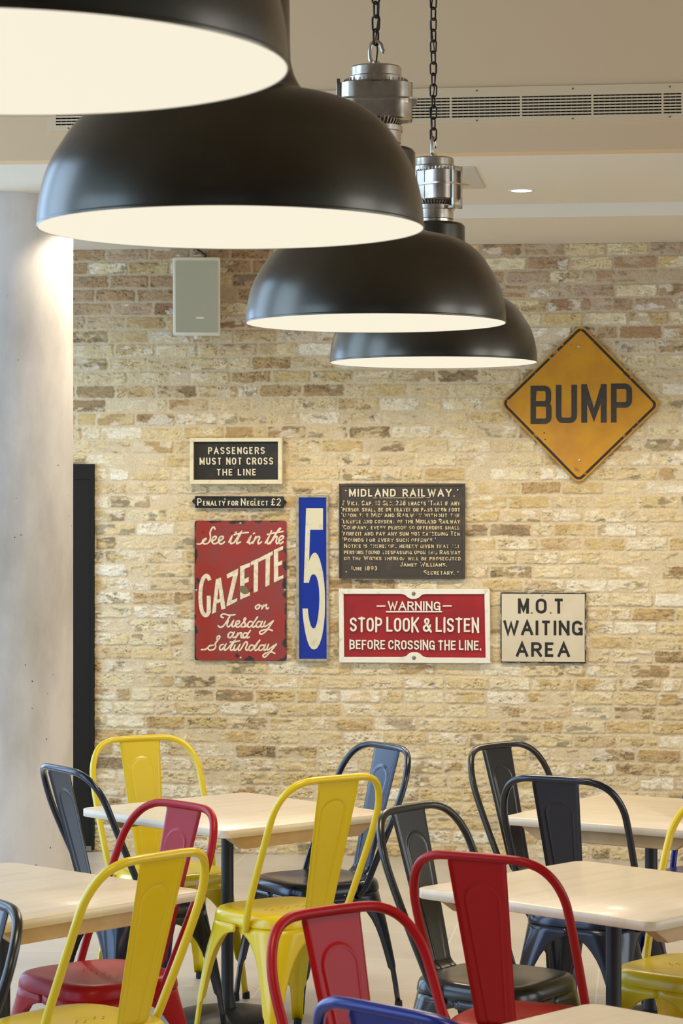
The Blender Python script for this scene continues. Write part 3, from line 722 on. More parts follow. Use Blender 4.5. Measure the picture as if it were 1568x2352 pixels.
# ------------------------------------------------------------------ lettering
def A_(cx, cy, rx, ry, a0, a1, n=10): return [(cx+rx*math.cos(math.radians(a0+(a1-a0)*i/n)), cy+ry*math.sin(math.radians(a0+(a1-a0)*i/n))) for i in range(n+1)]
def obl(w=1): return A_(.5, .72, .5, .28, 0, 180)+A_(.5, .28, .5, .28, 180, 360)
_O = A_(.5, .70, .5, .30, 0, 180)+A_(.5, .30, .5, .30, 180, 360); _O.append(_O[0])
_S = A_(.5, .76, .5, .24, 15, 180, 9)+[(.06, .64), (.3, .54), (.7, .46), (.94, .36)]+A_(.5, .24, .5, .24, 0, -165, 9)
GL = {  # letter: (width, strokes) in a unit box
 'A': (.74, [[(0, 0), (.5, 1), (1, 0)], [(.17, .33), (.83, .33)]]),
 'B': (.62, [[(0, 0), (0, 1)], [(0, 1), (.55, 1)]+A_(.55, .76, .40, .24, 90, -90)+[(0, .52)], [(.5, .52)]+A_(.55, .26, .45, .26, 90, -90)+[(0, 0)]]),
 'C': (.62, [A_(.5, .70, .5, .30, 12, 180)+A_(.5, .30, .5, .30, 180, 348)]),
 'D': (.64, [[(0, 0), (0, 1)], [(0, 1), (.45, 1)]+A_(.45, .68, .55, .32, 90, 0)+A_(.45, .32, .55, .32, 0, -90)+[(0, 0)]]),
 'E': (.54, [[(1, 1), (0, 1), (0, 0), (1, 0)], [(0, .52), (.88, .52)]]),
 'F': (.52, [[(1, 1), (0, 1), (0, 0)], [(0, .52), (.85, .52)]]),
 'G': (.64, [A_(.5, .70, .5, .30, 15, 180)+A_(.5, .30, .5, .30, 180, 330)+[(1, .42)], [(.62, .42), (1, .42), (1, 0)]]),
 'H': (.64, [[(0, 0), (0, 1)], [(1, 0), (1, 1)], [(0, .51), (1, .51)]]),
 'I': (.02, [[(.5, 0), (.5, 1)]]),
 'J': (.5, [[(1, 1), (1, .28)]+A_(.5, .28, .5, .28, 0, -180)]),
 'K': (.64, [[(0, 0), (0, 1)], [(1, 1), (.02, .42)], [(.32, .60), (1, 0)]]),
 'L': (.52, [[(0, 1), (0, 0), (1, 0)]]),
 'M': (.80, [[(0, 0), (0, 1)], [(0, 1), (.5, .18), (1, 1)], [(1, 1), (1, 0)]]),
 'N': (.64, [[(0, 0), (0, 1)], [(0, 1), (1, 0)], [(1, 0), (1, 1)]]),
 'O': (.64, [_O]),
 'P': (.60, [[(0, 0), (0, 1)], [(0, 1), (.55, 1)]+A_(.55, .73, .45, .27, 90, -90)+[(0, .46)]]),
 'Q': (.64, [_O, [(.6, .25), (1, 0)]]),
 'R': (.62, [[(0, 0), (0, 1)], [(0, 1), (.55, 1)]+A_(.55, .74, .43, .26, 90, -90)+[(0, .48)], [(.5, .48), (1, 0)]]),
 'S': (.60, [_S]),
 'T': (.62, [[(0, 1), (1, 1)], [(.5, 1), (.5, 0)]]),
 'U': (.64, [[(0, 1), (0, .30)]+A_(.5, .30, .5, .30, 180, 360)+[(1, 1)]]),
 'V': (.70, [[(0, 1), (.5, 0), (1, 1)]]),
 'W': (1.0, [[(0, 1), (.26, 0), (.5, .85), (.74, 0), (1, 1)]]),
 'X': (.66, [[(0, 0), (1, 1)], [(0, 1), (1, 0)]]),
 'Y': (.68, [[(0, 1), (.5, .45), (1, 1)], [(.5, .45), (.5, 0)]]),
 'Z': (.62, [[(0, 1), (1, 1), (0, 0), (1, 0)]]),
 '1': (.2, [[(0, .8), (.9, 1), (.9, 0)]]),
 '2': (.56, [A_(.5, .72, .5, .28, 165, -20)+[(0, 0), (1, 0)]]),
 '3': (.56, [A_(.5, .76, .46, .24, 160, -80, 9)+A_(.5, .27, .5, .27, 85, -160, 10)]),
 '7': (.54, [[(0, 1), (1, 1), (.35, 0)]]),
 '8': (.56, [A_(.5, .76, .44, .24, 0, 360, 16), A_(.5, .27, .5, .27, 0, 360, 16)]),
 '9': (.56, [A_(.5, .72, .5, .28, 0, 360, 16), [(1, .72), (.9, .3), (.5, 0), (.1, .08)]]),
 '&': (.80, [[(1, 0), (.22, .72)]+A_(.45, .82, .27, .18, 200, -20, 9)+[(.62, .62), (.12, .38)]+A_(.38, .24, .38, .24, 150, 340, 10)+[(.95, .46)]]),
 '£': (.62, [A_(.62, .74, .36, .26, 10, 180, 9)+[(.30, .5), (.34, .22), (.05, .02)], [(.0, .03), (.25, .1), (.6, 0), (1, .08)], [(.02, .48), (.75, .48)]]),
 '.': (.02, [[(.5, 0), (.5, .06)]]), ',': (.04, [[(1, .05), (0, -.18)]]), "'": (.03, [[(.5, 1), (.5, .80)]]),
}
RIB = [0]
def BX(x0, x1, zb, zt, r, rz):   # right-hand bowl with small corners
    return [(x1-r, zt)]+A_(x1-r, zt-rz, r, rz, 90, 0, 6)+A_(x1-r, zb+rz, r, rz, 0, -90, 6)
ROAD = {
 'B': (.62, [[(0, 0), (0, 1)], [(0, 1)]+BX(0, .97, .53, 1, .26, .13)+[(0, .53)], [(.4, .53)]+BX(0, 1, 0, .53, .26, .13)+[(0, 0)]]),
 'U': (.62, [[(0, 1), (0, .16)]+A_(.28, .16, .28, .16, 180, 270, 6)+A_(.72, .16, .28, .16, 270, 360, 6)+[(1, 1)]]),
 'M': (.80, [[(0, 0), (0, 1)], [(.02, .98), (.5, .14), (.98, .98)], [(1, 1), (1, 0)]]),
 'P': (.60, [[(0, 0), (0, 1)], [(0, 1)]+BX(0, 1, .44, 1, .28, .14)+[(0, .44)]]),
}
def ribbon(b, pts, t, y0, y1, mapf=None, cap=False):
    RIB[0] += 1; y0 = y0-(RIB[0] % 7)*.00011
    P = [Vector((p[0], p[1])) for p in pts]
    Q = [P[0]]
    for p in P[1:]:
        if (p-Q[-1]).length > 1e-6: Q.append(p)
    P = Q; n = len(P); closed = n > 3 and (P[0]-P[-1]).length < 1e-5
    if n < 2: return
    if closed: P = P[:-1]; n -= 1
    Ls = []; Rs = []
    for i in range(n):
        a = P[i-1] if (i > 0 or closed) else None; c = P[(i+1) % n] if (i < n-1 or closed) else None
        if a is None: d = (c-P[i]).normalized(); nm = Vector((-d.y, d.x)); k = 1
        elif c is None: d = (P[i]-a).normalized(); nm = Vector((-d.y, d.x)); k = 1
        else:
            d1 = (P[i]-a).normalized(); d2 = (c-P[i]).normalized(); m = d1+d2
            if m.length < 1e-4: m = d1
            m.normalize(); nm = Vector((-m.y, m.x)); k = 1/max(.42, m.dot(d1))
        Ls.append(P[i]+nm*t/2*k); Rs.append(P[i]-nm*t/2*k)
    f = mapf or (lambda q: q)
    vs = []
    for i in range(n):
        l = f(Ls[i]); r = f(Rs[i]); yy = y0-i*8e-6; vs += [(l[0], yy, l[1]), (r[0], yy, r[1]), (l[0], y1, l[1]), (r[0], y1, r[1])]
    fs = []
    for i in range(n if closed else n-1):
        p = 4*i; q = 4*((i+1) % n)
        fs += [(p, p+1, q+1, q), (p+2, p, q, q+2), (p+1, p+3, q+3, q+1)]
    if not closed: e = 4*(n-1); fs += [(0, 2, 3, 1), (e, e+1, e+3, e+2)]
    b.add(vs, fs)
    if cap and not closed:
        for p in (P[0], P[-1]):
            RIB[0] += 1; b.prism([f(p+Vector((math.cos(2*PI*k/12), math.sin(2*PI*k/12)))*t/2) for k in range(12)], y0-.00005-(RIB[0] % 5)*.00009, y1)
def text(b, s, x0, x1, z0, z1, t, y0, y1, gap=.2, space=.45, small=.78, cap=False, wscale=1.0, font=GL):
    """a line of capitals between x0..x1, z0..z1; lower-case letters become small capitals; t = stroke / cap height"""
    H = z1-z0; items = []; x = 0
    for ch in s:
        if ch == ' ': x += space; continue
        k = small if ch.islower() else 1.0; w, st = font[ch.upper()]; w = (w*wscale+t)*k
        items.append((x, w, k, st)); x += w+gap*k
    tot = x-gap; sx = (x1-x0)/tot
    T = t*H
    for gx, w, k, st in items:
        gx0 = x0+gx*sx; gw = w*sx; hh = H*k; Tk = T*(.92 if k < 1 else 1)
        iw = max(gw-Tk, 1e-5)
        for s_ in st:
            pts = [(gx0+Tk/2+px*iw, z0+Tk/2+pz*(hh-Tk)) for px, pz in s_]
            # butt strokes reach the cap line
            ribbon(b, extend(pts, Tk/2, z0, z0+hh), Tk, y0, y1, cap=cap)
def extend(pts, e, zlo, zhi):
    """lengthen open stroke ends that stop half a stroke short of base or cap line"""
    if len(pts) < 2: return pts
    p = [Vector(q) for q in pts]
    if (p[0]-p[-1]).length < 1e-6: return pts
    for i, j in ((0, 1), (-1, -2)):
        if p[i].y-zlo < e*1.05 or zhi-p[i].y < e*1.05:
            d = (p[i]-p[j])
            if d.length > 1e-6 and abs(d.normalized().y) > .6: p[i] = p[i]+d.normalized()*e
    return [tuple(q) for q in p]

# ------------------------------------------------------------------ signs on the brick wall
WALL_F = YW-.008                 # plane the sign backs touch
class Sign:
    def __init__(s, name, px, label, cat='sign', crop=None, group='old enamel and cast signs on the brick wall', off=.0):
        u0, v0_, u1, v1_ = px; s.y = WALL_F-off; c = on_y((u0+u1)/2, (v0_+v1_)/2, s.y); s.c = c
        s.root = empty(name, (c.x, s.y, c.z), 0, label, cat, group); s.crop = crop
    def p(s, u, v):              # photo pixels -> local x, z
        q = on_y(u, v, s.y); return (q.x-s.c.x, q.z-s.c.z)
    def k(s, a, b):              # crop pixels -> local x, z
        ox, oy, sc = s.crop; return s.p(ox+a/sc, oy+b/sc)
    def rect(s, a0, b0, a1, b1, r=0, n=5):
        x0, z1 = s.k(a0, b0); x1, z0 = s.k(a1, b1)
        if r == 0: return [(x0, z0), (x1, z0), (x1, z1), (x0, z1)]
        return [((x0+x1)/2+x, (z0+z1)/2+z) for x, z in rrect((x1-x0)/2, (z1-z0)/2, r, n)]
    def line(s, b, t_, a0, a1, b0, b1, st, y0, y1, **kw):
        x0, z1 = s.k(a0, b0); x1, z0 = s.k(a1, b1); text(b, t_, x0, x1, z0, z1, st, y0, y1, **kw)
    def screw(s, a, b_, y, r=.006, m='zinc', name='screw'):
        x, z = s.k(a, b_); b = MB(); b.lathe([(.0001, .0045), (r*.5, .0042), (r*.9, .0028), (r, 0)], 14); o = b.build(name, M[m], s.root, smooth=True, angle=60)
        o.rotation_euler.x = PI/2; o.location = (x, y, z); return o

def edge_wear_mat(name, col, col2, wear, hx, hz, amt=.5, nsc=14, rough=.35, spots=True):
    """painted plate whose rim has chipped to dark rust; wear follows the plate's own edges"""
    m = mat(name, col, rough, coat=.25); nt, N, p = nodes(m)
    tc = N.new('ShaderNodeTexCoord'); sp = N.new('ShaderNodeSeparateXYZ'); nt.links.new(tc.outputs['Object'], sp.inputs[0])
    def math_(op, a, b_=None):
        q = N.new('ShaderNodeMath'); q.operation = op
        for i, x in enumerate((a, b_)):
            if x is None: continue
            if isinstance(x, (int, float)): q.inputs[i].default_value = x
            else: nt.links.new(x, q.inputs[i])
        return q.outputs[0]
    dx = math_('SUBTRACT', hx, math_('ABSOLUTE', sp.outputs['X'])); dz = math_('SUBTRACT', hz, math_('ABSOLUTE', sp.outputs['Z']))
    d = math_('MINIMUM', dx, dz); cor = math_('MULTIPLY', math_('ADD', dx, dz), .42); d = math_('MINIMUM', d, cor)
    n = N.new('ShaderNodeTexNoise'); n.inputs['Scale'].default_value = nsc; n.inputs['Detail'].default_value = 6; nt.links.new(tc.outputs['Object'], n.inputs['Vector'])
    th = math_('MULTIPLY', math_('SUBTRACT', n.outputs['Fac'], .5), amt*.22); q = math_('SUBTRACT', math_('ADD', th, amt*.012), d)
    r = N.new('ShaderNodeMapRange'); r.inputs['From Min'].default_value = -.002; r.inputs['From Max'].default_value = .003; nt.links.new(q, r.inputs['Value'])
    n2 = N.new('ShaderNodeTexNoise'); n2.inputs['Scale'].default_value = 7; n2.inputs['Detail'].default_value = 5; nt.links.new(tc.outputs['Object'], n2.inputs['Vector'])
    r2 = N.new('ShaderNodeMapRange'); r2.inputs['From Min'].default_value = .4; r2.inputs['From Max'].default_value = .65; nt.links.new(n2.outputs['Fac'], r2.inputs['Value'])
    m1 = N.new('ShaderNodeMix'); m1.data_type = 'RGBA'; m1.inputs['A'].default_value = col; m1.inputs['B'].default_value = col2; nt.links.new(r2.outputs[0], m1.inputs['Factor'])
    fac = r.outputs[0]
    if spots:
        v = N.new('ShaderNodeTexNoise'); v.inputs['Scale'].default_value = 26; v.inputs['Detail'].default_value = 3; nt.links.new(tc.outputs['Object'], v.inputs['Vector'])
        r3 = N.new('ShaderNodeMapRange'); r3.inputs['From Min'].default_value = .70; r3.inputs['From Max'].default_value = .73; nt.links.new(v.outputs['Fac'], r3.inputs['Value'])
        fac = math_('MAXIMUM', fac, r3.outputs[0])
    m2 = N.new('ShaderNodeMix'); m2.data_type = 'RGBA'; nt.links.new(fac, m2.inputs['Factor']); nt.links.new(m1.outputs['Result'], m2.inputs['A']); m2.inputs['B'].default_value = wear
    nt.links.new(m2.outputs['Result'], p.inputs['Base Color']); return m
M['cream_letter'] = mat('cream_letter_paint', srgb(230, 218, 184), .5, noise=(60, srgb(206, 190, 150), .45, .7, 4))
M['worn_letter'] = mat('worn_letter_paint', srgb(214, 194, 146), .6, noise=(46, srgb(92, 76, 52), .52, .62, 4))
M['black_iron'] = mat('black_cast_iron', srgb(34, 31, 22), .45, bump=(90, .2, .002), noise=(16, srgb(52, 46, 34), .5, .7, 5))
M['brown_iron'] = mat('brown_cast_iron', srgb(62, 54, 42), .6, bump=(70, .35, .003), noise=(11, srgb(84, 66, 48), .5, .72, 5))
M['cream_frame'] = mat('cream_frame_paint', srgb(226, 212, 172), .55, noise=(20, srgb(204, 186, 142), .55, .75, 4))
M['white_rim'] = mat('white_cast_rim', srgb(232, 226, 204), .45, noise=(24, srgb(208, 198, 170), .6, .75, 4))
M['sign_red'] = mat('sign_red_paint', srgb(160, 20, 20), .42, coat=.2, noise=(8, srgb(140, 18, 20), .4, .65, 3))
M['sign_blue'] = mat('sign_blue_enamel', srgb(20, 46, 142), .22, coat=.5)
M['five'] = mat('pale_numeral', srgb(216, 206, 170), .4, noise=(22, srgb(196, 184, 146), .55, .7, 4))
M['grey_trim'] = mat('grey_metal_trim', srgb(172, 160, 134), .5, metal=.3, noise=(40, srgb(140, 128, 104), .5, .7, 3))
M['black_letter'] = mat('black_letter_paint', srgb(30, 27, 20), .5, noise=(40, srgb(60, 54, 42), .6, .75, 4))
M['mot'] = mat('mot_cream_enamel', srgb(216, 202, 170), .35, coat=.2, noise=(5, srgb(206, 190, 156), .4, .7, 3))
M['bump_black'] = mat('bump_black_paint', srgb(50, 42, 28), .6, noise=(30, srgb(66, 56, 40), .55, .7, 4))
M['bump_line'] = mat('bump_border_paint', srgb(36, 28, 16), .6, noise=(34, srgb(150, 120, 80), .60, .64, 5))

# -- PASSENGERS MUST NOT CROSS THE LINE
s = Sign('railway_sign', (439.5, 1006.5, 650.4, 1111.7), 'black sign in a deep cream frame reading PASSENGERS MUST NOT CROSS THE LINE', crop=(430, 990, 6.533))
b = MB(); b.prism(s.rect(112, 158, 1386, 740), -.030, -.002); b.build('panel', M['black_iron'], s.root)
fr = [s.rect(62, 108, 1440, 795), s.rect(118, 166, 1380, 732)]
for i in range(4):
    j = (i+1) % 4; b = MB(); b.prism([fr[0][i], fr[0][j], fr[1][j], fr[1][i]], -.046, -.001); b.build('frame_rail', M['cream_frame'], s.root, bevel=.0015)
b = MB(); Y0, Y1 = -.0345, -.029
s.line(b, 'PASSENGERS', 330, 1178, 245, 346, .17, Y0, Y1, gap=.30)
s.line(b, 'MUST NOT CROSS', 203, 1303, 402, 505, .17, Y0, Y1, gap=.28, space=.62)
s.line(b, 'THE LINE', 455, 1050, 570, 668, .17, Y0, Y1, gap=.28, space=.62)
b.build('lettering', M['cream_letter'], s.root)
s.screw(732, 542, -.030, .004, 'oldscrew')

# -- PENALTY FOR NEGLECT
s = Sign('penalty_sign', (441.5, 1139, 658.8, 1167), 'narrow black plate with pointed ends reading PENALTY FOR NEGLECT £2', crop=(430, 990, 6.533))
pl = [s.k(*q) for q in ((120, 975), (1450, 982), (1452, 1025), (1475, 1035), (1496, 1068), (1478, 1098), (1455, 1108), (1450, 1158), (128, 1156), (122, 1100), (95, 1085), (75, 1055), (95, 1022), (120, 1012))]
b = MB(); b.prism(pl, -.014, -.001); b.build('plate', M['black_iron'], s.root, bevel=.002)
ro = s.rect(126, 984, 1444, 1150); ri = s.rect(138, 996, 1432, 1138); b = MB()
for i in range(4): j = (i+1) % 4; b.prism([ro[i], ro[j], ri[j], ri[i]], -.019, -.013)
b.build('raised_border', M['black_iron'], s.root)
b = MB(); s.line(b, 'Penalty for Neglect £2', 160, 1412, 1010, 1120, .13, -.0195, -.0135, gap=.22, space=.30, small=.66); b.build('lettering', M['cream_letter'], s.root)
for q in ((575, 1022), (1022, 1024)): s.screw(q[0], q[1], -.014, .0056, 'zinc', 'bolt')
for q in ((98, 1056), (1470, 1068)): s.screw(q[0], q[1], -.014, .004, 'hole')

# -- See it in the GAZETTE
s = Sign('enamel_advert', (447.3, 1196, 658.3, 1518), 'chipped red enamel plate reading See it in the Gazette on Tuesday and Saturday', crop=(435, 1180, 6.672))
w2 = (s.k(1490, 0)[0]-s.k(82, 0)[0])/2; h2 = (s.k(0, 108)[1]-s.k(0, 2255)[1])/2
mm = edge_wear_mat('chipped_red_enamel', srgb(152, 46, 33), srgb(138, 60, 52), srgb(52, 40, 30), w2, h2, .55)
b = MB(); b.prism(s.rect(82, 108, 1490, 2255, .012), -.010, -.001); b.build('plate', mm, s.root, smooth=True, angle=30, bevel=.0015)
b = MB(); Y0, Y1 = -.0108, -.0098
def poly(*q): b.prism([s.k(*p) for p in q], Y0, Y1)
poly((780, 805), (935, 748), (932, 812), (848, 845), (846, 1000), (914, 968), (912, 1042), (846, 1070), (846, 1236), (930, 1200), (932, 1250), (782, 1314))
poly((945, 735), (1115, 658), (1112, 716), (1058, 742), (1052, 1182), (988, 1212), (990, 772), (946, 792))
poly((1115, 655), (1282, 570), (1280, 630), (1240, 650), (1230, 1092), (1168, 1120), (1172, 686), (1118, 714))
poly((1297, 555), (1440, 490), (1438, 545), (1364, 580), (1364, 740), (1426, 712), (1425, 775), (1364, 800), (1364, 970), (1442, 938), (1442, 985), (1298, 1055))
poly((575, 930), (752, 836), (748, 920), (650, 1330), (736, 1292), (734, 1342), (572, 1422), (578, 1360), (672, 952), (580, 992))
poly((410, 1004), (486, 975), (558, 1450), (494, 1470), (478, 1352), (420, 1376), (410, 1506), (350, 1535))
b.build('bold_lettering', M['cream_letter'], s.root)
# open counter of the A in plate red, and the swept G
b = MB(); b.prism([s.k(*p) for p in ((452, 1130), (470, 1300), (432, 1316))], -.0112, -.0106); b.build('letter_counter', mm, s.root)
b = MB()
ribbon(b, [s.k(*p) for p in [(q.x, q.y) for q in smoothpath([(316, 1020, 0), (290, 962, 0), (258, 950, 0), (215, 995, 0), (184, 1100, 0), (172, 1240, 0), (178, 1390, 0), (204, 1505, 0), (246, 1555, 0), (285, 1535, 0), (300, 1470, 0)], 5)]], .0195, Y0, Y1)
ribbon(b, [s.k(302, 1255), s.k(300, 1520)], .0205, Y0, Y1)
b.build('swept_letter', M['cream_letter'], s.root)
SCRIPT = [
 [(395, 235), (380, 205), (350, 222), (322, 290), (328, 350), (318, 410), (285, 452), (230, 460), (206, 432), (222, 395), (262, 378)], [(125, 462), (170, 462), (215, 430), (262, 385)],
 [(345, 425), (400, 390), (418, 358), (395, 345), (360, 372), (350, 425), (375, 458), (425, 448), (455, 422)], [(450, 425), (505, 392), (525, 358), (500, 344), (465, 368), (452, 422), (475, 460), (512, 455), (542, 430)],
 [(610, 435), (655, 345), (635, 420), (642, 458), (690, 440)], [(690, 440), (800, 275), (735, 420), (735, 458), (785, 432)], [(690, 322), (780, 300), (905, 285)], [(708, 288), (724, 282)],
 [(890, 440), (945, 345), (918, 430), (930, 460), (972, 430)], [(985, 306), (1000, 298)], [(975, 455), (1022, 350)], [(988, 425), (1030, 368), (1070, 348), (1078, 372), (1055, 430), (1066, 460), (1110, 428)],
 [(1165, 448), (1225, 345), (1262, 262)], [(1240, 310), (1195, 430), (1210, 460), (1245, 432)], [(1200, 318), (1320, 290), (1440, 270)],
 [(1240, 458), (1310, 335), (1390, 240), (1398, 222), (1375, 235), (1310, 335)], [(1272, 415), (1320, 355), (1348, 352), (1332, 420), (1345, 458), (1380, 430)], [(1370, 425), (1425, 385), (1446, 352), (1420, 337), (1385, 368), (1372, 425), (1395, 460), (1438, 430)],
 [(1062, 1393), (1028, 1410), (1016, 1440), (1040, 1460), (1072, 1435), (1082, 1402), (1062, 1393), (1110, 1412)], [(1112, 1456), (1140, 1398)], [(1122, 1438), (1160, 1402), (1185, 1392), (1180, 1430), (1190, 1456), (1216, 1440)],
 [(520, 1590), (490, 1575), (500, 1545), (540, 1535), (610, 1552), (700, 1545)], [(630, 1560), (575, 1650), (530, 1712), (480, 1740), (445, 1715)],
 [(600, 1640), (580, 1700), (600, 1732), (640, 1700), (678, 1640), (657, 1705), (672, 1732), (708, 1705)], [(708, 1705), (758, 1680), (772, 1645), (742, 1640), (716, 1670), (714, 1715), (742, 1737), (792, 1710)],
 [(788, 1712), (850, 1640), (868, 1605), (848, 1600), (840, 1640), (862, 1692), (842, 1732), (800, 1730)], [(860, 1728), (900, 1700)],
 [(972, 1660), (932, 1650), (897, 1690), (897, 1725), (925, 1737), (968, 1698), (1048, 1580)], [(1005, 1640), (967, 1712), (985, 1737), (1022, 1710)],
 [(1108, 1662), (1066, 1650), (1032, 1690), (1032, 1727), (1062, 1737), (1100, 1692), (1122, 1650), (1097, 1712), (1112, 1737), (1147, 1710)],
 [(1165, 1650), (1145, 1702), (1160, 1727), (1200, 1705), (1288, 1640)], [(1288, 1640), (1212, 1752), (1150, 1822), (1097, 1842), (1080, 1812), (1130, 1782), (1220, 1770), (1275, 1790)],
 [(668, 1822), (632, 1815), (600, 1850), (600, 1887), (632, 1897), (670, 1852), (692, 1815), (667, 1870), (682, 1897), (712, 1880)], [(720, 1897), (748, 1828)], [(732, 1870), (770, 1832), (802, 1826), (792, 1870), (802, 1897), (832, 1876)],
 [(892, 1832), (852, 1826), (822, 1860), (820, 1890), (850, 1899), (887, 1860), (938, 1785)], [(912, 1820), (882, 1880), (896, 1899), (922, 1885)],
 [(425, 1920), (430, 1887), (460, 1868), (470, 1895), (432, 1945), (402, 1990), (406, 2040), (370, 2080), (312, 2087), (290, 2052), (320, 2020), (372, 2012)], [(190, 2080), (250, 2076), (312, 2025)],
 [(522, 2000), (482, 2015), (466, 2060), (490, 2087), (535, 2042), (562, 2000), (537, 2065), (552, 2090), (592, 2060)], [(592, 2060), (702, 1940), (650, 2025), (632, 2072), (650, 2092), (692, 2065)], [(630, 1966), (700, 1960), (772, 1945)],
 [(707, 2010), (682, 2065), (702, 2092), (742, 2060), (777, 2005), (752, 2070), (772, 2092), (802, 2060)], [(802, 2060), (842, 1990), (872, 1960), (892, 1985), (867, 2060), (882, 2092), (912, 2065)],
 [(987, 2020), (947, 2010), (917, 2055), (922, 2090), (957, 2087), (1002, 2032), (1082, 1935)], [(1042, 2000), (1002, 2070), (1022, 2094), (1052, 2070)],
 [(1142, 2012), (1097, 2015), (1067, 2060), (1082, 2092), (1122, 2076), (1167, 2005), (1142, 2070), (1157, 2092), (1192, 2060)], [(1217, 2000), (1192, 2060), (1207, 2087), (1247, 2055), (1338, 1995)], [(1338, 1995), (1262, 2090), (1200, 2162), (1152, 2197), (1130, 2172), (1172, 2136), (1252, 2115), (1312, 2137)],
]
BANDS = [MB() for _ in range(5)]
for st in SCRIPT:
    y = st[0][1]; my = sum(q[1] for q in st)/len(st)
    bi = 0 if my < 700 else 1 if my < 1480 else 2 if (my < 1745 or (my < 1860 and st[0][0] > 1200)) else 3 if my < 1902 and st[0][0] > 590 else 4
    pts = smoothpath([(x, y, 0) for x, y in st], 5); ribbon(BANDS[bi], [s.k(p.x, p.y) for p in pts], .0078, Y0, Y1, cap=True)
for b in BANDS: b.build('script_line', M['cream_letter'], s.root)
b = MB(); b.prism([s.k(840+72*math.cos(2*PI*k/18), 1165+66*math.sin(2*PI*k/18+.3)) for k in range(18)], -.0122, -.0105); b.build('rust_patch', mat('rust_patch', srgb(122, 104, 74), .8, bump=(60, .5, .003)), s.root)
for q in ((788, 145), (112, 1170), (1466, 1166), (790, 2205)): s.screw(q[0], q[1], -.0102, .0062)

# -- tall blue 5
s = Sign('platform_number_sign', (680, 1137, 756, 1519), 'tall narrow blue sign with a stretched cream number 5', crop=(670, 1120, 5.74))
b = MB(); b.prism(s.rect(90, 122, 470, 2264), -.012, -.002); b.build('panel', M['sign_blue'], s.root)
fo = [s.k(*q) for q in ((58, 97), (490, 97), (495, 2290), (70, 2290))]; fi = [s.k(*q) for q in ((97, 130), (458, 130), (464, 2255), (104, 2255))]
for i in range(4):
    j = (i+1) % 4; b = MB(); b.prism([fo[i], fo[j], fi[j], fi[i]], -.018, -.001); b.build('frame_rail', M['grey_trim'], s.root, bevel=.0015)
five = [(192, 272), (415, 272), (415, 555), (245, 555), (232, 970), (243, 930), (262, 893), (284, 866), (305, 857), (328, 864), (350, 893), (375, 955), (398, 1045), (418, 1140), (432, 1255), (440, 1390), (442, 1540), (438, 1690), (424, 1830), (402, 1960), (370, 2060), (335, 2116), (300, 2133), (265, 2124), (232, 2080), (204, 2005), (180, 1900), (162, 1790), (150, 1690), (145, 1592), (215, 1592), (220, 1660), (234, 1745), (252, 1812), (272, 1847), (292, 1857), (312, 1845), (334, 1790), (352, 1690), (363, 1590), (368, 1470), (364, 1350), (352, 1255), (334, 1185), (312, 1148), (288, 1140), (264, 1152), (246, 1188), (236, 1225), (230, 1255), (162, 1255)]
b = MB(); b.prism([s.k(*q) for q in five], -.0126, -.0115); b.build('numeral', M['five'], s.root)
for q in ((278, 116), (286, 2272)): s.screw(q[0], q[1], -.018, .004)

# -- MIDLAND RAILWAY notice
s = Sign('railway_notice', (779, 1111, 1068, 1329.5), 'large dark cast notice headed MIDLAND RAILWAY with many lines of small raised text', crop=(770, 1100, 5.058))
b = MB(); b.prism(s.rect(45, 55, 1508, 1160), -.016, -.001); b.build('plate', M['brown_iron'], s.root, bevel=.002)
ro = s.rect(45, 55, 1508, 1160); ri = s.rect(66, 84, 1484, 1136); b = MB()
for i in range(4): j = (i+1) % 4; b.prism([ro[i], ro[j], ri[j], ri[i]], -.022, -.015)
b.build('raised_border', M['brown_iron'], s.root, bevel=.0025)
b = MB(); Y0, Y1 = -.0205, -.0155
s.line(b, 'MIDLAND RAILWAY.', 165, 1390, 118, 206, .185, Y0, Y1, gap=.26, space=.75); b.build('heading', M['cream_letter'], s.root)
b = MB(); ribbon(b, [s.k(440, 221), s.k(1100, 219)], .0035, Y0, Y1); b.build('underline', M['worn_letter'], s.root); b = MB()
for t_, a0, a1, b0, b1 in (
 ("7 Vict. Cap. 18 Sec. 238 enacts 'That if any", 80, 1448, 252, 308), ("'person shall be or travel or pass upon foot", 72, 1448, 325, 380),
 ("'upon the Midland Railway without the", 75, 1445, 393, 445), ("'license and consent of the Midland Railway", 78, 1448, 464, 518),
 ("'Company, every person so offending shall", 80, 1445, 536, 588), ("'forfeit and pay any sum not exceeding Ten", 80, 1445, 606, 660),
 ("'Pounds for every such offence.'", 85, 1170, 680, 733), ("Notice is therefore hereby given that all", 105, 1450, 750, 803),
 ("persons found trespassing upon this Railway", 105, 1452, 822, 876), ("or the Works thereof will be prosecuted.", 105, 1475, 894, 947),
 ("James Williams.", 752, 1300, 965, 1018), ("June 1893.", 172, 510, 1012, 1063), ("Secretary.", 1028, 1388, 1060, 1113)):
    b = MB(); s.line(b, t_, a0, a1, b0, b1, .175, Y0, Y1, gap=.22, space=.5, small=.80); b.build('text_line', M['worn_letter'], s.root)
for q in ((128, 138), (1424, 130), (132, 1080), (1428, 1080)): s.screw(q[0], q[1], -.016, .0052)

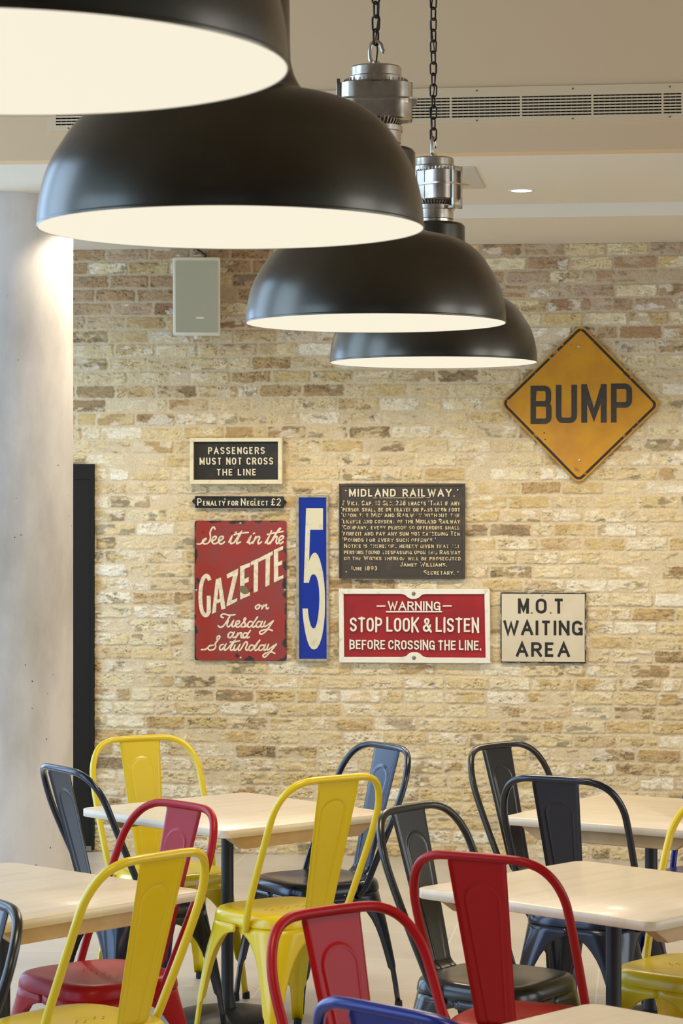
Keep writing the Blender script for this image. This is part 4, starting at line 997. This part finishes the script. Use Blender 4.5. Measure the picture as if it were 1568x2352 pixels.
# -- WARNING STOP LOOK & LISTEN
s = Sign('crossing_sign', (779, 1352, 1126, 1523), 'wide red cast sign with white rim reading WARNING STOP LOOK & LISTEN', crop=(770, 1340, 4.238))
b = MB(); b.prism(s.rect(60, 75, 1488, 752), -.012, -.002); b.build('panel', M['sign_red'], s.root)
out = [(38, 50), (1505, 54), (1510, 775), (44, 768)]
lobe_t = [(84, 102), (640, 102), (680, 110), (712, 138), (740, 150), (790, 150), (815, 138), (846, 110), (880, 104), (1453, 104)]
lobe_b = [(1464, 722), (890, 718), (856, 708), (826, 682), (795, 668), (745, 668), (715, 682), (692, 706), (650, 714), (90, 714)]
def strip(q0, q1): b.prism([s.k(*p) for p in q0+q1[::-1]], -.022, -.001)
b = MB(); strip([(38, 50), (1505, 54)], lobe_t); strip([(1510, 775), (44, 768)], lobe_b)
strip([(38, 50), (44, 768)], [(84, 102), (90, 714)]); strip([(1505, 54), (1510, 775)], [(1453, 104), (1464, 722)])
b.build('rim', M['white_rim'], s.root, bevel=.002)
b = MB(); Y0, Y1 = -.0205, -.0115
s.line(b, 'WARNING', 515, 1025, 175, 258, .17, Y0, Y1, gap=.16, cap=True)
for q in (((410, 219), (486, 219)), ((1052, 218), (1130, 218)), ((502, 274), (1036, 273))): ribbon(b, [s.k(*q[0]), s.k(*q[1])], .0062, Y0, Y1, cap=True)
s.line(b, 'STOP LOOK & LISTEN', 145, 1400, 330, 473, .138, Y0, Y1, gap=.10, space=.20, cap=True, wscale=.58)
s.line(b, 'BEFORE CROSSING THE LINE.', 142, 1422, 548, 646, .152, Y0, Y1, gap=.12, space=.24, cap=True, wscale=.72)
b.build('lettering', M['white_rim'], s.root)
for q in ((765, 98), (768, 722)): s.screw(q[0], q[1], -.022, .0098, 'oldscrew')

# -- M.O.T WAITING AREA
s = Sign('waiting_area_sign', (1148, 1360, 1346, 1523.5), 'square cream enamel sign with black letters reading M.O.T WAITING AREA', crop=(1150, 1150, 3.751))
w2 = (s.k(735, 0)[0]-s.k(-4, 0)[0])/2; h2 = (s.k(0, 790)[1]-s.k(0, 1402)[1])/2
b = MB(); b.prism(s.rect(-4, 789, 736, 1402), -.011, -.001); b.build('plate', edge_wear_mat('mot_black_edge', srgb(34, 30, 22), srgb(42, 38, 28), srgb(186, 170, 136), w2, h2, .12, 30, spots=False), s.root, bevel=.0015)
b = MB(); b.prism(s.rect(8, 801, 722, 1389), -.0118, -.0105); b.build('panel', M['mot'], s.root)
b = MB(); Y0, Y1 = -.0126, -.0114
for ch, a0, a1 in (('M', 148, 242), ('O', 300, 395), ('T', 452, 545)): s.line(b, ch, a0, a1, 842, 972, .185, Y0, Y1)
for a in (267, 430): b.prism(s.rect(a-6, 960, a+6, 972), Y0, Y1)
s.line(b, 'WAITING', 22, 705, 1030, 1160, .185, Y0, Y1, gap=.19)
s.line(b, 'AREA', 130, 595, 1217, 1346, .185, Y0, Y1, gap=.22)
b.build('lettering', M['black_letter'], s.root)
for q in ((355, 812), (366, 1370)): s.screw(q[0], q[1], -.0118, .006)

# -- BUMP
s = Sign('road_sign', (1152, 747, 1511, 1106), 'large yellow diamond road sign reading BUMP, on the wall at the right', crop=(1140, 730, 4.02), group=None, off=.012)
def diamond(g, r, n=6):
    c = [s.k(760, 70-0), s.k(1496, 800), s.k(782, 1514), s.k(40, 806)]
    C = Vector((sum(p[0] for p in c)/4, sum(p[1] for p in c)/4)); out = []
    hd = ((Vector(c[0])-Vector(c[2])).length+(Vector(c[1])-Vector(c[3])).length)/4
    h = hd/math.sqrt(2)*1.028-g
    for x, z in rrect(h, h, r, n):
        a = math.radians(45-.8); out.append((C.x+x*math.cos(a)-z*math.sin(a), C.y+x*math.sin(a)+z*math.cos(a)))
    return out
my = edge_wear_mat('worn_yellow_paint', srgb(198, 140, 18), srgb(184, 124, 28), srgb(150, 110, 50), 5, 5, .1)
b = MB(); b.prism(diamond(0, .034), -.006, 0); b.build('plate', my, s.root, bevel=.002)
d1 = diamond(.009, .029); d2 = diamond(.021, .02); n = len(d1)
b = MB()
for i in range(n): j = (i+1) % n; b.prism([d1[i], d1[j], d2[j], d2[i]], -.0068, -.0055)
b.build('border', M['bump_line'], s.root)
b = MB(); b.prism(diamond(.021, .02), -.0085, -.005); b.build('raised_field', my, s.root, bevel=.0018)
b = MB(); Y0, Y1 = -.0105, -.008
for ch, a0, a1, b0, b1, w in (('B', 314, 508, 628, 980, .155), ('U', 548, 742, 620, 972, .155), ('M', 782, 1016, 614, 968, .165), ('P', 1056, 1250, 608, 966, .155)):
    s.line(b, ch, a0, a1, b0, b1, w*.92, Y0, Y1, font=ROAD)
b.build('lettering', M['bump_black'], s.root, bevel=.001)
for q in ((760, 266), (767, 1315)): s.screw(q[0], q[1], -.0087, .0068)
for q in ((440, 1063), (449, 1124)): s.screw(q[0], q[1], -.0086, .003, 'hole')

# ------------------------------------------------------------------ loudspeaker high on the wall
c = on_y(447, 677, YW-.19); sp = empty('wall_speaker', (c.x, YW, c.z), 0, 'upright white loudspeaker on the brick wall below the soffit', 'speaker')
k = (YW-.19)/CT/F; hw, hh = 54.5*k, 90*k
def tbox(hw, hh, y0, y1, hwb, hhb, r):
    b = MB(); A = rrect(hw, hh, r, 4); Bk = rrect(hwb, hhb, r, 4); n = len(A)
    A2 = rrect(hw-.004, hh-.004, r, 4)
    vs = [(x, y0, z) for x, z in A2]+[(x, y0+.004, z) for x, z in A]+[(x, y1, z) for x, z in Bk]
    fs = [(i*n+k, (i+1)*n+k, (i+1)*n+(k+1)%n, i*n+(k+1)%n) for i in range(2) for k in range(n)]+[tuple(range(n)), tuple(2*n+k for k in range(n))[::-1]]
    return b.add(vs, fs)
tilt = math.radians(7)
piv = bpy.data.objects
cab = tbox(hw, hh, -.1, .085, hw*.62, hh*.86, .008).build('cabinet', M['spk'], sp, smooth=True, angle=40); cab.location = (0, -.125, 0); cab.rotation_euler = (tilt, 0, math.radians(9))
b = MB(); pl = rrect(hw-.013, hh-.016, .004, 3); b.prism(pl, -.1035, -.099); g = b.build('grille', M['spk_grille'], cab)
b = MB(); b.prism([(-.002, -hh+.083), (.036, -hh+.083), (.036, -hh+.093), (-.002, -hh+.093)], -.1048, -.103); b.build('badge', M['white_enamel'], cab, bevel=.001)
b = MB(); b.box(-.03, .03, -.004, 0, -hh*1.0, hh*1.0); b.box(-.02, .02, -.125, 0, hh+.004, hh+.012); b.box(-.02, .02, -.125, 0, -hh-.016, -hh-.008); b.lathe([(.0001, -hh-.022), (.016, -hh-.022), (.016, -hh-.004), (.0001, -hh-.004)], 16, (0, -.115, 0)); b.build('bracket', M['spk'], sp, bevel=.001)
b = MB(); b.tube(smoothpath([(.015, -.10, hh*.9), (.03, -.05, hh+.015), (.01, -.012, hh+.03), (-.03, -.008, Z_BRICK-c.z+.0)], 6), .0035, 8); b.build('cable', M['cable'], sp, smooth=True, angle=180)
